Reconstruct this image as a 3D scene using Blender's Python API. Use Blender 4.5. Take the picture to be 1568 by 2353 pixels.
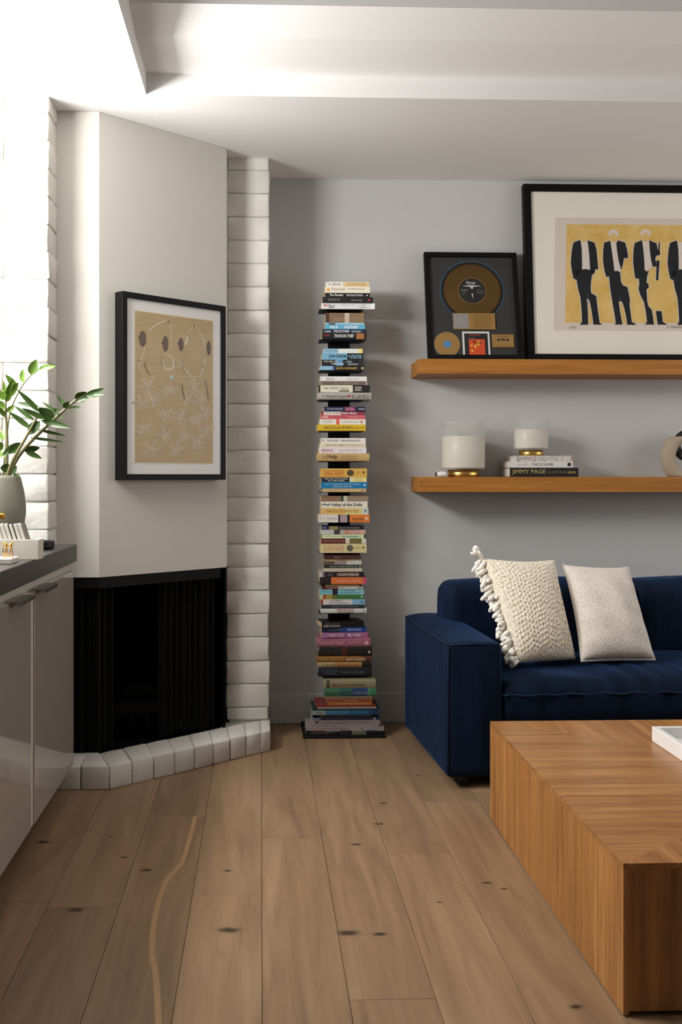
import bpy, bmesh, math, random
from mathutils import Vector, Matrix, Euler

for o in list(bpy.data.objects):
    bpy.data.objects.remove(o, do_unlink=True)
scene = bpy.context.scene
COL = scene.collection
R = math.radians
rnd = random.Random(7)

# ------------------------------------------------------------------ camera
FPX, CXP, CYP, CAM_H, YAW = 2400.0, 690.0, 1095.0, 1.18, 2.148
cam_data = bpy.data.cameras.new('camera')
cam = bpy.data.objects.new('camera', cam_data)
COL.objects.link(cam)
cam_data.sensor_fit = 'HORIZONTAL'
cam_data.sensor_width = 24.0
cam_data.lens = FPX / 1568.0 * 24.0
cam_data.shift_x = (784.0 - CXP) / 1568.0
cam_data.shift_y = (CYP - 1176.5) / 1568.0
cam_data.clip_start = 0.02
cam.location = (0, 0, CAM_H)
cam.rotation_euler = (R(90), 0, R(-YAW))
scene.camera = cam

# ------------------------------------------------------------------ light
world = bpy.data.worlds.new('world')
scene.world = world
world.use_nodes = True
wb = world.node_tree.nodes['Background']
wb.inputs[0].default_value = (0.75, 0.86, 1.0, 1)
wb.inputs[1].default_value = 0.3

def area(name, loc, rot, sx, sy, power, color):
    d = bpy.data.lights.new(name, 'AREA')
    d.shape = 'RECTANGLE'
    d.size, d.size_y = sx, sy
    d.energy = power
    d.color = color
    o = bpy.data.objects.new(name, d)
    o.location = loc
    o.rotation_euler = rot
    COL.objects.link(o)
    return o

# daylight entering by the window above the counter (left wall)
area('window_daylight', (-1.385, 3.19, 2.20), (0, R(-90), 0), 0.42, 1.30, 84, (1.0, 0.985, 0.96))
area('window_ground_light', (-1.385, 3.19, 1.52), (0, R(-90), 0), 0.86, 1.30, 11, (1.0, 0.985, 0.96))
# fill added from the right, through an unseen window assumed in that wall
area('side_fill', (3.62, 3.45, 1.65), (0, R(90), 0), 1.30, 1.90, 27, (1.0, 0.985, 0.96))
# weak fill added behind the camera, through unseen glazed doors put in for it
area('rear_fill', (1.2, -3.25, 1.35), (R(90), 0, 0), 3.2, 2.1, 1.5, (1.0, 0.97, 0.93))

scene.view_settings.view_transform = 'Standard'
scene.view_settings.look = 'None'
scene.view_settings.exposure = 0.0
scene.view_settings.gamma = 1.0
scene.view_settings.use_curve_mapping = False

# ------------------------------------------------------------------ materials
def lin(hexs):
    c = [int(hexs[i:i + 2], 16) / 255 for i in (0, 2, 4)]
    return tuple((x / 12.92 if x <= 0.04045 else ((x + 0.055) / 1.055) ** 2.4) for x in c) + (1,)

_M = {}
def base(name):
    m = bpy.data.materials.new(name)
    m.use_nodes = True
    nt = m.node_tree
    return m, nt, nt.nodes['Principled BSDF'], nt.nodes.new, nt.links.new

def plain(name, col, rough=0.6, metal=0.0, spec=0.5, bump=0.0, bscale=200, var=0.0, vscale=6, coat=0.0):
    """plain colour with a little procedural tone and relief"""
    if name in _M:
        return _M[name]
    m, nt, b, N, L = base(name)
    c = lin(col) if isinstance(col, str) else tuple(col) + (1,)
    b.inputs['Base Color'].default_value = c
    b.inputs['Roughness'].default_value = rough
    b.inputs['Metallic'].default_value = metal
    b.inputs['Specular IOR Level'].default_value = spec
    b.inputs['Coat Weight'].default_value = coat
    tc = N('ShaderNodeTexCoord')
    if var:
        no = N('ShaderNodeTexNoise'); no.inputs['Scale'].default_value = vscale; no.inputs['Detail'].default_value = 5
        L(tc.outputs['Object'], no.inputs['Vector'])
        rp = N('ShaderNodeValToRGB')
        rp.color_ramp.elements[0].position = 0.3; rp.color_ramp.elements[1].position = 0.7
        rp.color_ramp.elements[0].color = tuple(x * (1 - var) for x in c[:3]) + (1,)
        rp.color_ramp.elements[1].color = tuple(min(1, x * (1 + var)) for x in c[:3]) + (1,)
        L(no.outputs['Fac'], rp.inputs['Fac']); L(rp.outputs['Color'], b.inputs['Base Color'])
    if bump:
        n2 = N('ShaderNodeTexNoise'); n2.inputs['Scale'].default_value = bscale; n2.inputs['Detail'].default_value = 4
        L(tc.outputs['Object'], n2.inputs['Vector'])
        bp = N('ShaderNodeBump'); bp.inputs['Strength'].default_value = bump; bp.inputs['Distance'].default_value = 0.004
        L(n2.outputs['Fac'], bp.inputs['Height']); L(bp.outputs['Normal'], b.inputs['Normal'])
    _M[name] = m
    return m

def wood(name, c1, c2, c3, stretch, rough=0.45, rand=0.5, bump=0.12, spec=0.4, knots=None, streak=None, seed=0.0, dark=0.55):
    """grain drawn out along the axis with the smallest stretch value"""
    m, nt, b, N, L = base(name)
    tc = N('ShaderNodeTexCoord'); oi = N('ShaderNodeObjectInfo')
    mu = N('ShaderNodeMath'); mu.operation = 'MULTIPLY_ADD'; mu.inputs[1].default_value = 37.0; mu.inputs[2].default_value = seed
    L(oi.outputs['Random'], mu.inputs[0])
    ad = N('ShaderNodeVectorMath'); ad.operation = 'ADD'
    L(tc.outputs['Object'], ad.inputs[0]); L(mu.outputs[0], ad.inputs[1])
    mp = N('ShaderNodeMapping'); mp.inputs['Scale'].default_value = stretch
    L(ad.outputs[0], mp.inputs['Vector'])
    n1 = N('ShaderNodeTexNoise'); n1.inputs['Scale'].default_value = 1.0; n1.inputs['Detail'].default_value = 7
    n1.inputs['Roughness'].default_value = 0.62; n1.inputs['Distortion'].default_value = 0.9
    L(mp.outputs[0], n1.inputs['Vector'])
    rp = N('ShaderNodeValToRGB'); e = rp.color_ramp.elements
    e[0].position = 0.28; e[0].color = lin(c1); e[1].position = 0.74; e[1].color = lin(c3)
    k = e.new(0.5); k.color = lin(c2)
    L(n1.outputs['Fac'], rp.inputs['Fac'])
    # fine dark pores
    mp2 = N('ShaderNodeMapping'); mp2.inputs['Scale'].default_value = tuple(s * 5 for s in stretch)
    L(ad.outputs[0], mp2.inputs['Vector'])
    n2 = N('ShaderNodeTexNoise'); n2.inputs['Scale'].default_value = 1.0; n2.inputs['Detail'].default_value = 3
    L(mp2.outputs[0], n2.inputs['Vector'])
    mr = N('ShaderNodeMapRange'); mr.inputs[1].default_value = 0.55; mr.inputs[2].default_value = 0.8
    mr.inputs[3].default_value = 0.0; mr.inputs[4].default_value = dark
    L(n2.outputs['Fac'], mr.inputs[0])
    mx = N('ShaderNodeMixRGB'); mx.blend_type = 'MULTIPLY'; mx.inputs[2].default_value = lin(c1)
    L(mr.outputs[0], mx.inputs[0]); L(rp.outputs['Color'], mx.inputs[1])
    mx.inputs[2].default_value = (0.42, 0.33, 0.26, 1)
    # tone from piece to piece
    hs = N('ShaderNodeHueSaturation')
    mv = N('ShaderNodeMapRange'); mv.inputs[3].default_value = 1 - 0.22 * rand; mv.inputs[4].default_value = 1 + 0.22 * rand
    L(oi.outputs['Random'], mv.inputs[0]); L(mv.outputs[0], hs.inputs['Value']); L(mx.outputs[0], hs.inputs['Color'])
    last = hs.outputs['Color']
    geo = N('ShaderNodeNewGeometry')
    if streak:
        sp = N('ShaderNodeSeparateXYZ'); L(geo.outputs['Position'], sp.inputs[0])
        y0, y1, pts, x0, xs, w = streak
        my = N('ShaderNodeMapRange'); my.inputs[1].default_value = y0; my.inputs[2].default_value = y1
        L(sp.outputs['Y'], my.inputs[0])
        fc = N('ShaderNodeFloatCurve'); cu = fc.mapping.curves[0]
        cu.points[0].location = pts[0]; cu.points[1].location = pts[-1]
        for p in pts[1:-1]:
            cu.points.new(*p)
        fc.mapping.update()
        L(my.outputs[0], fc.inputs['Value'])
        xc = N('ShaderNodeMath'); xc.operation = 'MULTIPLY_ADD'; xc.inputs[1].default_value = xs; xc.inputs[2].default_value = x0
        L(fc.outputs[0], xc.inputs[0])
        df = N('ShaderNodeMath'); df.operation = 'SUBTRACT'; L(sp.outputs['X'], df.inputs[0]); L(xc.outputs[0], df.inputs[1])
        ab = N('ShaderNodeMath'); ab.operation = 'ABSOLUTE'; L(df.outputs[0], ab.inputs[0])
        ms = N('ShaderNodeMapRange'); ms.inputs[1].default_value = w * 0.6; ms.inputs[2].default_value = w
        ms.inputs[3].default_value = 0.5; ms.inputs[4].default_value = 0.0
        L(ab.outputs[0], ms.inputs[0])
        mi = N('ShaderNodeMixRGB'); mi.inputs[2].default_value = lin('C69E70')
        L(ms.outputs[0], mi.inputs[0]); L(last, mi.inputs[1]); last = mi.outputs[0]
    if knots:
        sc = N('ShaderNodeVectorMath'); sc.operation = 'MULTIPLY'; sc.inputs[1].default_value = (0.55, 1.0, 0)
        nk = N('ShaderNodeTexNoise'); nk.inputs['Scale'].default_value = 45
        L(geo.outputs['Position'], nk.inputs['Vector'])
        dk = N('ShaderNodeVectorMath'); dk.operation = 'MULTIPLY_ADD'
        dk.inputs[1].default_value = (0.016, 0.016, 0); L(nk.outputs['Color'], dk.inputs[0]); L(geo.outputs['Position'], dk.inputs[2])
        L(dk.outputs[0], sc.inputs[0])
        acc = None
        for (x, y, r) in knots:
            r = r * 0.0008
            di = N('ShaderNodeVectorMath'); di.operation = 'DISTANCE'; di.inputs[1].default_value = ((x + 0.008) * 0.55, y + 0.008, 0)
            L(sc.outputs[0], di.inputs[0])
            ma = N('ShaderNodeMapRange'); ma.inputs[1].default_value = r * 0.5; ma.inputs[2].default_value = r * 3.2
            ma.inputs[3].default_value = 1.0; ma.inputs[4].default_value = 0.0
            ma.interpolation_type = 'SMOOTHSTEP'
            L(di.outputs['Value'], ma.inputs[0])
            pw = N('ShaderNodeMath'); pw.operation = 'POWER'; pw.inputs[1].default_value = 3.2; L(ma.outputs[0], pw.inputs[0])
            if acc is None:
                acc = pw.outputs[0]
            else:
                mm = N('ShaderNodeMath'); mm.operation = 'MAXIMUM'; L(acc, mm.inputs[0]); L(pw.outputs[0], mm.inputs[1]); acc = mm.outputs[0]
        mi = N('ShaderNodeMixRGB'); mi.inputs[2].default_value = lin('2E251E')
        sm = N('ShaderNodeMath'); sm.operation = 'MULTIPLY'; sm.inputs[1].default_value = 0.9; L(acc, sm.inputs[0])
        L(sm.outputs[0], mi.inputs[0]); L(last, mi.inputs[1]); last = mi.outputs[0]
    L(last, b.inputs['Base Color'])
    b.inputs['Roughness'].default_value = rough
    b.inputs['Specular IOR Level'].default_value = spec
    bp = N('ShaderNodeBump'); bp.inputs['Strength'].default_value = bump; bp.inputs['Distance'].default_value = 0.002
    L(n2.outputs['Fac'], bp.inputs['Height']); L(bp.outputs['Normal'], b.inputs['Normal'])
    return m

def velvet(name):
    m, nt, b, N, L = base(name)
    tc = N('ShaderNodeTexCoord'); mp = N('ShaderNodeMapping'); mp.inputs['Scale'].default_value = (16, 16, 1.6)
    L(tc.outputs['Object'], mp.inputs['Vector'])
    n1 = N('ShaderNodeTexNoise'); n1.inputs['Scale'].default_value = 1; n1.inputs['Detail'].default_value = 3
    L(mp.outputs[0], n1.inputs['Vector'])
    rp = N('ShaderNodeValToRGB'); e = rp.color_ramp.elements
    e[0].position = 0.3; e[0].color = (0.0012, 0.0042, 0.0125, 1); e[1].position = 0.72; e[1].color = (0.0036, 0.0125, 0.036, 1)
    L(n1.outputs['Fac'], rp.inputs['Fac']); L(rp.outputs['Color'], b.inputs['Base Color'])
    b.inputs['Roughness'].default_value = 0.75
    b.inputs['Specular IOR Level'].default_value = 0.12
    b.inputs['Sheen Weight'].default_value = 0.24
    b.inputs['Sheen Roughness'].default_value = 0.45
    b.inputs['Sheen Tint'].default_value = (0.08, 0.2, 0.5, 1)
    n2 = N('ShaderNodeTexNoise'); n2.inputs['Scale'].default_value = 9; n2.inputs['Detail'].default_value = 3
    L(tc.outputs['Object'], n2.inputs['Vector'])
    bp = N('ShaderNodeBump'); bp.inputs['Strength'].default_value = 0.25; bp.inputs['Distance'].default_value = 0.02
    L(n2.outputs['Fac'], bp.inputs['Height']); L(bp.outputs['Normal'], b.inputs['Normal'])
    return m

def weave(name, col, col2, scale):
    m, nt, b, N, L = base(name)
    tc = N('ShaderNodeTexCoord')
    w1 = N('ShaderNodeTexVoronoi'); w1.inputs['Scale'].default_value = scale
    L(tc.outputs['Object'], w1.inputs['Vector'])
    rp = N('ShaderNodeValToRGB'); e = rp.color_ramp.elements
    e[0].position = 0.1; e[0].color = lin(col); e[1].position = 0.8; e[1].color = lin(col2)
    L(w1.outputs['Distance'], rp.inputs['Fac']); L(rp.outputs['Color'], b.inputs['Base Color'])
    b.inputs['Roughness'].default_value = 0.95; b.inputs['Specular IOR Level'].default_value = 0.1
    b.inputs['Sheen Weight'].default_value = 0.2
    bp = N('ShaderNodeBump'); bp.inputs['Strength'].default_value = 0.6; bp.inputs['Distance'].default_value = 0.003
    bp.invert = True
    L(w1.outputs['Distance'], bp.inputs['Height']); L(bp.outputs['Normal'], b.inputs['Normal'])
    return m

def clear_pane(name, tint=(0.95, 0.97, 0.96), gloss=0.08, rough=0.0):
    m = bpy.data.materials.new(name); m.use_nodes = True
    nt = m.node_tree; nt.nodes.clear()
    out = nt.nodes.new('ShaderNodeOutputMaterial'); mx = nt.nodes.new('ShaderNodeMixShader')
    t = nt.nodes.new('ShaderNodeBsdfTransparent'); g = nt.nodes.new('ShaderNodeBsdfGlossy')
    t.inputs[0].default_value = tuple(tint) + (1,)
    g.inputs['Roughness'].default_value = rough; g.inputs[0].default_value = (1, 1, 1, 1)
    fr = nt.nodes.new('ShaderNodeFresnel'); fr.inputs[0].default_value = 1.3
    ml = nt.nodes.new('ShaderNodeMath'); ml.operation = 'MULTIPLY'; ml.inputs[1].default_value = gloss * 10
    nt.links.new(fr.outputs[0], ml.inputs[0]); nt.links.new(ml.outputs[0], mx.inputs[0])
    nt.links.new(t.outputs[0], mx.inputs[1]); nt.links.new(g.outputs[0], mx.inputs[2])
    nt.links.new(mx.outputs[0], out.inputs[0])
    return m

M_wall = plain('paint_grey', 'BBBAB8', 0.85, bump=0.05, bscale=90, var=0.012, vscale=3)
M_wdark = plain('paint_low_bounce', '4A4846', 0.85)  # unseen rear wall, made dark to cut light bounced onto the table front
M_ceil = plain('paint_ceiling', 'E2E0DE', 0.9, bump=0.03, bscale=90)
M_chim = plain('paint_chimney', 'CECAC2', 0.85, bump=0.05, bscale=60, var=0.012, vscale=3)
M_trim = plain('paint_trim', 'BDBBBA', 0.6)
M_brick = plain('painted_brick', 'D6D2CA', 0.7, bump=0.8, bscale=30, var=0.03, vscale=14)
M_mortar = plain('painted_mortar', 'C9C5BC', 0.9, bump=0.6, bscale=70)
M_soot = plain('soot_black', '050505', 0.9, spec=0.1)
M_iron = plain('black_iron', '070707', 0.6, spec=0.2)
M_mesh = plain('black_fire_mesh', '060606', 0.7, metal=0.2, spec=0.2)
M_black = plain('black_lacquer', '090808', 0.5, spec=0.18)
M_blackmetal = plain('black_powder_metal', '0A0A0A', 0.6, spec=0.25)
M_gloss = plain('gloss_white_lacquer', 'A89F97', 0.03, spec=0.9, var=0.006, vscale=2)
M_carcass = plain('cream_cabinet_edge', 'CFC9BB', 0.5)
M_counter = plain('charcoal_stone', '383634', 0.42, bump=0.06, bscale=120, var=0.08, vscale=9)
M_steel = plain('brushed_steel', '8F8A86', 0.28, metal=0.9)
M_brass = plain('brass', 'D2AE62', 0.3, metal=1.0)
M_gold = plain('polished_gold', 'E3A23C', 0.18, metal=1.0)
M_wax = plain('cream_wax', 'E4DBCB', 0.55, var=0.02, vscale=5)
M_mat = plain('mat_board', 'E6E0D4', 0.9)
M_matw = plain('mat_board_white', 'EAE8E6', 0.9)
M_page = plain('book_pages', 'C4AE88', 0.9, bump=0.3, bscale=400)
M_pagew = plain('white_book_pages', 'C9C2B4', 0.9, bump=0.3, bscale=400)
M_velvet = velvet('blue_velvet')
M_pipe = plain('blue_piping', (0.006, 0.016, 0.045), 0.7, spec=0.2)
M_knit = weave('cream_knit', 'F6EFE2', 'D2C4AC', 110)
M_tuft = plain('cream_wool_tuft', 'F6F1E8', 0.95, spec=0.1, bump=0.3, bscale=300)
M_linen = weave('oatmeal_weave', 'EAE2D8', 'C9BEB2', 190)
M_tray = plain('white_tray_lacquer', 'F2F1EE', 0.25)
M_traybed = plain('tray_bed', 'CFCFCB', 0.35)
M_ceramic = plain('grey_glazed_ceramic', '8A8878', 0.55, bump=0.15, bscale=70, var=0.06, vscale=12)
M_soil = plain('potting_soil', '2B221A', 0.95, bump=0.8, bscale=80)
M_stem = plain('plant_stem', '74704A', 0.5, var=0.1, vscale=30)
M_leaf = plain('plant_leaf', '38541F', 0.3, spec=0.5, var=0.25, vscale=18)
M_leaf2 = plain('young_leaf', '66882F', 0.35, spec=0.5, var=0.2, vscale=18)
M_marble = plain('white_marble', 'DFDAD0', 0.3, var=0.05, vscale=20)
M_marble2 = plain('cream_stone', 'DCD6C8', 0.55, var=0.03, vscale=20)
M_plank = None
KNOTS = [(-0.083, 2.723, 14), (-0.1, 3.135, 6), (0.226, 2.693, 14), (0.307, 2.682, 9), (0.496, 2.879, 5), (0.657, 3.01, 7), (0.697, 2.966, 5), (0.703, 2.3, 8), (0.307, 3.342, 9), (0.398, 3.536, 8), (0.441, 3.757, 7), (0.621, 4.102, 6), (-0.344, 3.144, 9), (-0.504, 2.867, 12), (-0.702, 3.4, 12), (-0.496, 3.445, 5), (-0.403, 3.471, 4), (-0.423, 3.255, 6)]
FC = ('7C644C', '907458', 'A08468')
M_plank = wood('oak_plank', *FC, (16, 1.1, 16), 0.42, 0.55, knots=KNOTS, spec=0.35, bump=0.06, dark=0.35)
M_plank_streak = wood('oak_plank_sapwood', *FC, (16, 1.1, 16), 0.42, 0.3, knots=KNOTS, spec=0.35, bump=0.06, dark=0.35,
    streak=(2.2, 3.55, [(0.0, 0.86), (0.05, 0.78), (0.21, 0.46), (0.333, 0.16), (0.471, 0.05), (0.607, 0.09), (0.76, 0.56), (0.97, 0.68), (1.0, 0.7)], -0.288, 0.085, 0.009))
TC = ('835428', 'A26D3A', 'BC884E')
M_tabx = wood('table_veneer_x', *TC, (1.3, 26, 26), 0.33, 0.25, spec=0.5, dark=0.9)
M_taby = wood('table_veneer_y', *TC, (26, 1.3, 26), 0.33, 0.25, spec=0.5, dark=0.9)
M_tabz = wood('table_veneer_z', *TC, (26, 26, 1.3), 0.38, 0.7, spec=0.45, dark=0.6)
M_shelf = wood('shelf_oak', '8E5C26', 'A56C2E', 'B67C3C', (1.2, 30, 30), 0.5, 0.15, spec=0.3, dark=0.5)
M_fence = plain('oak_underside', '8A6A48', 0.7)

# ------------------------------------------------------------------ builders
def tag(o, label=None, cat=None, group=None, kind=None):
    if label: o['label'] = label
    if cat: o['category'] = cat
    if group: o['group'] = group
    if kind: o['kind'] = kind
    return o

def thing(name, loc, label=None, cat=None, group=None, rot=(0, 0, 0), kind=None):
    o = bpy.data.objects.new(name, None)
    o.empty_display_size = 0.05
    o.location = loc
    o.rotation_euler = rot
    COL.objects.link(o)
    return tag(o, label, cat, group, kind)

def mesh_of(bm, name, mats, smooth=False):
    me = bpy.data.meshes.new(name)
    bmesh.ops.recalc_face_normals(bm, faces=bm.faces[:])
    bm.to_mesh(me); bm.free()
    for m in (mats if isinstance(mats, (list, tuple)) else [mats]):
        me.materials.append(m)
    if smooth:
        for p in me.polygons: p.use_smooth = True
    return me

def obj(name, bm, mats, parent=None, local=False, smooth=False, label=None, cat=None, group=None, kind=None, center=True):
    """one mesh object; vertices come in world space, or in the parent's space when local"""
    me = mesh_of(bm, name, mats, smooth)
    o = bpy.data.objects.new(name, me)
    COL.objects.link(o)
    off = Vector((0, 0, 0))
    if center and len(me.vertices):
        xs = [v.co for v in me.vertices]
        lo = Vector((min(v.x for v in xs), min(v.y for v in xs), min(v.z for v in xs)))
        hi = Vector((max(v.x for v in xs), max(v.y for v in xs), max(v.z for v in xs)))
        off = (lo + hi) / 2
        me.transform(Matrix.Translation(-off))
    if parent is not None:
        o.parent = parent
        if not local:
            p = parent; base_loc = Vector((0, 0, 0))
            while p is not None:
                base_loc += p.location; p = p.parent
            off = off - base_loc
    o.location = off
    return tag(o, label, cat, group, kind)

def bx(bm, x0, x1, y0, y1, z0, z1, mi=0, bev=0.0, seg=1):
    vs = [bm.verts.new(c) for c in ((x0, y0, z0), (x1, y0, z0), (x1, y1, z0), (x0, y1, z0), (x0, y0, z1), (x1, y0, z1), (x1, y1, z1), (x0, y1, z1))]
    fs = [bm.faces.new([vs[i] for i in f]) for f in ((0, 3, 2, 1), (4, 5, 6, 7), (0, 1, 5, 4), (1, 2, 6, 5), (2, 3, 7, 6), (3, 0, 4, 7))]
    for f in fs: f.material_index = mi
    if bev:
        es = list({e for f in fs for e in f.edges})
        r = bmesh.ops.bevel(bm, geom=es, offset=bev, segments=seg, affect='EDGES', profile=0.5)
        for f in r['faces']: f.material_index = mi
    return vs

def box(x0, x1, y0, y1, z0, z1, bev=0.0, seg=1):
    bm = bmesh.new(); bx(bm, x0, x1, y0, y1, z0, z1, 0, bev, seg); return bm

def prism(bm, pts, z0, z1, mi=0):
    a = [bm.verts.new((x, y, z0)) for x, y in pts]; b = [bm.verts.new((x, y, z1)) for x, y in pts]
    n = len(pts)
    fs = [bm.faces.new(a[::-1]), bm.faces.new(b)]
    for i in range(n):
        fs.append(bm.faces.new((a[i], a[(i + 1) % n], b[(i + 1) % n], b[i])))
    for f in fs: f.material_index = mi
    return fs

def lathe(bm, prof, cx=0, cy=0, cz=0, n=40, mi=0):
    rings = []
    for r, z in prof:
        if r < 1e-6:
            rings.append([bm.verts.new((cx, cy, cz + z))])
        else:
            rings.append([bm.verts.new((cx + r * math.cos(2 * math.pi * i / n), cy + r * math.sin(2 * math.pi * i / n), cz + z)) for i in range(n)])
    for a, b in zip(rings, rings[1:]):
        for i in range(n):
            j = (i + 1) % n
            if len(a) == 1 and len(b) == 1: continue
            if len(a) == 1: f = bm.faces.new((a[0], b[i], b[j]))
            elif len(b) == 1: f = bm.faces.new((a[i], a[j], b[0]))
            else: f = bm.faces.new((a[i], a[j], b[j], b[i]))
            f.material_index = mi

def tube(bm, pts, rad, n=8, mi=0, caps=True):
    pts = [Vector(p) for p in pts]
    rads = rad if isinstance(rad, (list, tuple)) else [rad] * len(pts)
    prev = None; rings = []
    for i, p in enumerate(pts):
        d = (pts[min(i + 1, len(pts) - 1)] - pts[max(i - 1, 0)]).normalized()
        if prev is None:
            u = d.orthogonal().normalized()
        else:
            u = (prev - d * prev.dot(d)).normalized()
        prev = u; w = d.cross(u)
        rings.append([bm.verts.new(p + (u * math.cos(2 * math.pi * k / n) + w * math.sin(2 * math.pi * k / n)) * rads[i]) for k in range(n)])
    for a, b in zip(rings, rings[1:]):
        for k in range(n):
            bm.faces.new((a[k], a[(k + 1) % n], b[(k + 1) % n], b[k])).material_index = mi
    if caps:
        bm.faces.new(rings[0][::-1]).material_index = mi; bm.faces.new(rings[-1]).material_index = mi

def soft(x0, x1, y0, y1, z0, z1, r=0.03, puff=(0, 0, 0), n=(14, 14, 14), fn=None):
    """upholstered box: rounded edges, faces that swell, optional extra shaping"""
    bm = bmesh.new()
    h = Vector(((x1 - x0) / 2, (y1 - y0) / 2, (z1 - z0) / 2)); c = Vector(((x0 + x1) / 2, (y0 + y1) / 2, (z0 + z1) / 2))
    def ease(k, m, hh):
        t = 2 * k / m - 1
        e = min(0.9, 1.6 * r / hh)
        a = abs(t); s = 1 if t >= 0 else -1
        return s * (1 - e * (1 - a) / 0.25 if a > 0.75 else a / 0.75 * (1 - e))
    for ax in range(3):
        u, v = (ax + 1) % 3, (ax + 2) % 3
        for sg in (-1, 1):
            g = []
            for i in range(n[u] + 1):
                row = []
                for j in range(n[v] + 1):
                    p = [0, 0, 0]; p[ax] = sg; p[u] = ease(i, n[u], h[u]); p[v] = ease(j, n[v], h[v])
                    row.append(bm.verts.new(p))
                g.append(row)
            for i in range(n[u]):
                for j in range(n[v]):
                    bm.faces.new((g[i][j], g[i + 1][j], g[i + 1][j + 1], g[i][j + 1]))
    bmesh.ops.remove_doubles(bm, verts=bm.verts[:], dist=1e-5)
    for vt in bm.verts:
        p = vt.co.copy()
        q = Vector((p.x * h.x, p.y * h.y, p.z * h.z))
        inn = Vector([max(-(h[i] - r), min(h[i] - r, q[i])) for i in range(3)])
        d = q - inn
        if d.length > 1e-9: q = inn + d.normalized() * r
        pf = Vector((puff[0] * p.x * (1 - p.y ** 2) * (1 - p.z ** 2), puff[1] * p.y * (1 - p.x ** 2) * (1 - p.z ** 2), puff[2] * p.z * (1 - p.x ** 2) * (1 - p.y ** 2)))
        q = q + pf + c
        if fn: q = fn(q, p)
        vt.co = q
    return bm

TEXTS = []
def text(s, parent, x0, x1, z0, z1, y, col, style=0, name='lettering', keep=False):
    """flat printed lettering fitted into a rectangle on a plane y = const of the parent's own space"""
    TEXTS.append((s, parent, x0, x1, z0, z1, y, col, style, name, keep))

def flush_texts():
    made = []
    for t in TEXTS:
        cu = bpy.data.curves.new('lettering', 'FONT')
        cu.body = t[0]; cu.resolution_u = 2; cu.size = 1.0
        if t[8] == 1: cu.offset = 0.018
        if t[8] == 2: cu.shear = 0.35
        o = bpy.data.objects.new('lettering_source', cu); COL.objects.link(o); made.append(o)
    bpy.context.view_layer.update()
    dg = bpy.context.evaluated_depsgraph_get()
    for t, o in zip(TEXTS, made):
        s, parent, x0, x1, z0, z1, y, col, style, name, keep = t
        me = bpy.data.meshes.new_from_object(o.evaluated_get(dg))
        if not len(me.vertices): continue
        xs = [v.co.x for v in me.vertices]; ys = [v.co.y for v in me.vertices]
        a0, a1, b0, b1 = min(xs), max(xs), min(ys), max(ys)
        sx = (x1 - x0) / max(1e-6, a1 - a0); sz = (z1 - z0) / max(1e-6, b1 - b0)
        sx = min(sx, sz * 1.9); sz = min(sz, sx * 2.6)
        w = (a1 - a0) * sx; hgt = (b1 - b0) * sz
        cx, cz = (x0 + x1) / 2, (z0 + z1) / 2
        for v in me.vertices:
            v.co = ((v.co.x - a0) * sx - w / 2, 0, (v.co.y - b0) * sz - hgt / 2)
        me.materials.clear(); me.materials.append(plain('print_' + col, col, 0.6))
        me.name = name
        ob = bpy.data.objects.new(name, me); COL.objects.link(ob)
        ob.parent = parent; ob.location = (cx, y, cz)
    for o in made:
        cu = o.data; bpy.data.objects.remove(o, do_unlink=True); bpy.data.curves.remove(cu)

# ================================================================== the room
XL, XR, YB, YR, ZC = -1.32, 3.6, 4.994, -3.3, 2.605

def struct(name, bm, m, parent=None, label=None, **k):
    o = obj(name, bm, m, parent, **k)
    if parent is None: tag(o, label, None, None, 'structure')
    return o

# floor: sub-base with every plank on it
floor = struct('floor', box(XL, XR, YR, YB, -0.05, -0.012), M_fence, label='wide oak plank floor running towards the grey back wall')
JOINTS = {0: 3.411, -1: 2.954, -2: 3.637, -3: 2.884, 1: 3.985, 2: 3.252, 3: 3.773}
PW = 0.1965
for k in range(-7, 19):
    x0 = 0.003 + PW * k; x1 = x0 + PW
    if x1 <= XL or x0 >= XR: continue
    x0, x1 = max(x0, XL), min(x1, XR)
    j = JOINTS.get(k, rnd.uniform(2.4, 4.2))
    ys = [j]
    step = 1.637 if k == 1 else rnd.uniform(1.9, 2.3)
    while ys[0] > YR: ys.insert(0, ys[0] - (step if k == 1 else rnd.uniform(1.8, 2.3)))
    while ys[-1] < YB: ys.append(ys[-1] + rnd.uniform(1.8, 2.3))
    for a, b in zip(ys, ys[1:]):
        a, b = max(a, YR), min(b, YB)
        if b - a < 0.02: continue
        bm = box(x0 + 0.0005, x1 - 0.0005, a + 0.0005, b - 0.0005, -0.012, 0.0, 0.0011)
        obj('plank', bm, M_plank_streak if (k == -2 and a < 3.0) else M_plank, floor)

# walls
struct('wall_back', box(XL, XR, YB, YB + 0.12, -0.05, 3.3), M_wall, label='pale grey back wall behind the sofa and shelves')
bm = bmesh.new()
VY0, VY1, VZ0, VZ1 = 2.46, 4.44, 0.96, 2.34
bx(bm, XR, XR + 0.12, YR, YB, -0.05, VZ0); bx(bm, XR, XR + 0.12, YR, YB, VZ1, 3.3)
bx(bm, XR, XR + 0.12, YR, VY0, VZ0, VZ1); bx(bm, XR, XR + 0.12, VY1, YB, VZ0, VZ1)
struct('wall_right', bm, M_wall, label='grey side wall outside the view, with a window added for fill light')
WY0, WY1, WZ0, WZ1 = 2.52, 3.86, 1.06, 2.42
bm = bmesh.new()
bx(bm, XL - 0.12, XL, YR, YB, -0.05, WZ0); bx(bm, XL - 0.12, XL, YR, YB, WZ1, 3.3)
bx(bm, XL - 0.12, XL, YR, WY0, WZ0, WZ1); bx(bm, XL - 0.12, XL, WY1, YB, WZ0, WZ1)
struct('wall_left', bm, M_wall, label='wall with the window above the counter')
bm = bmesh.new()
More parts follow.
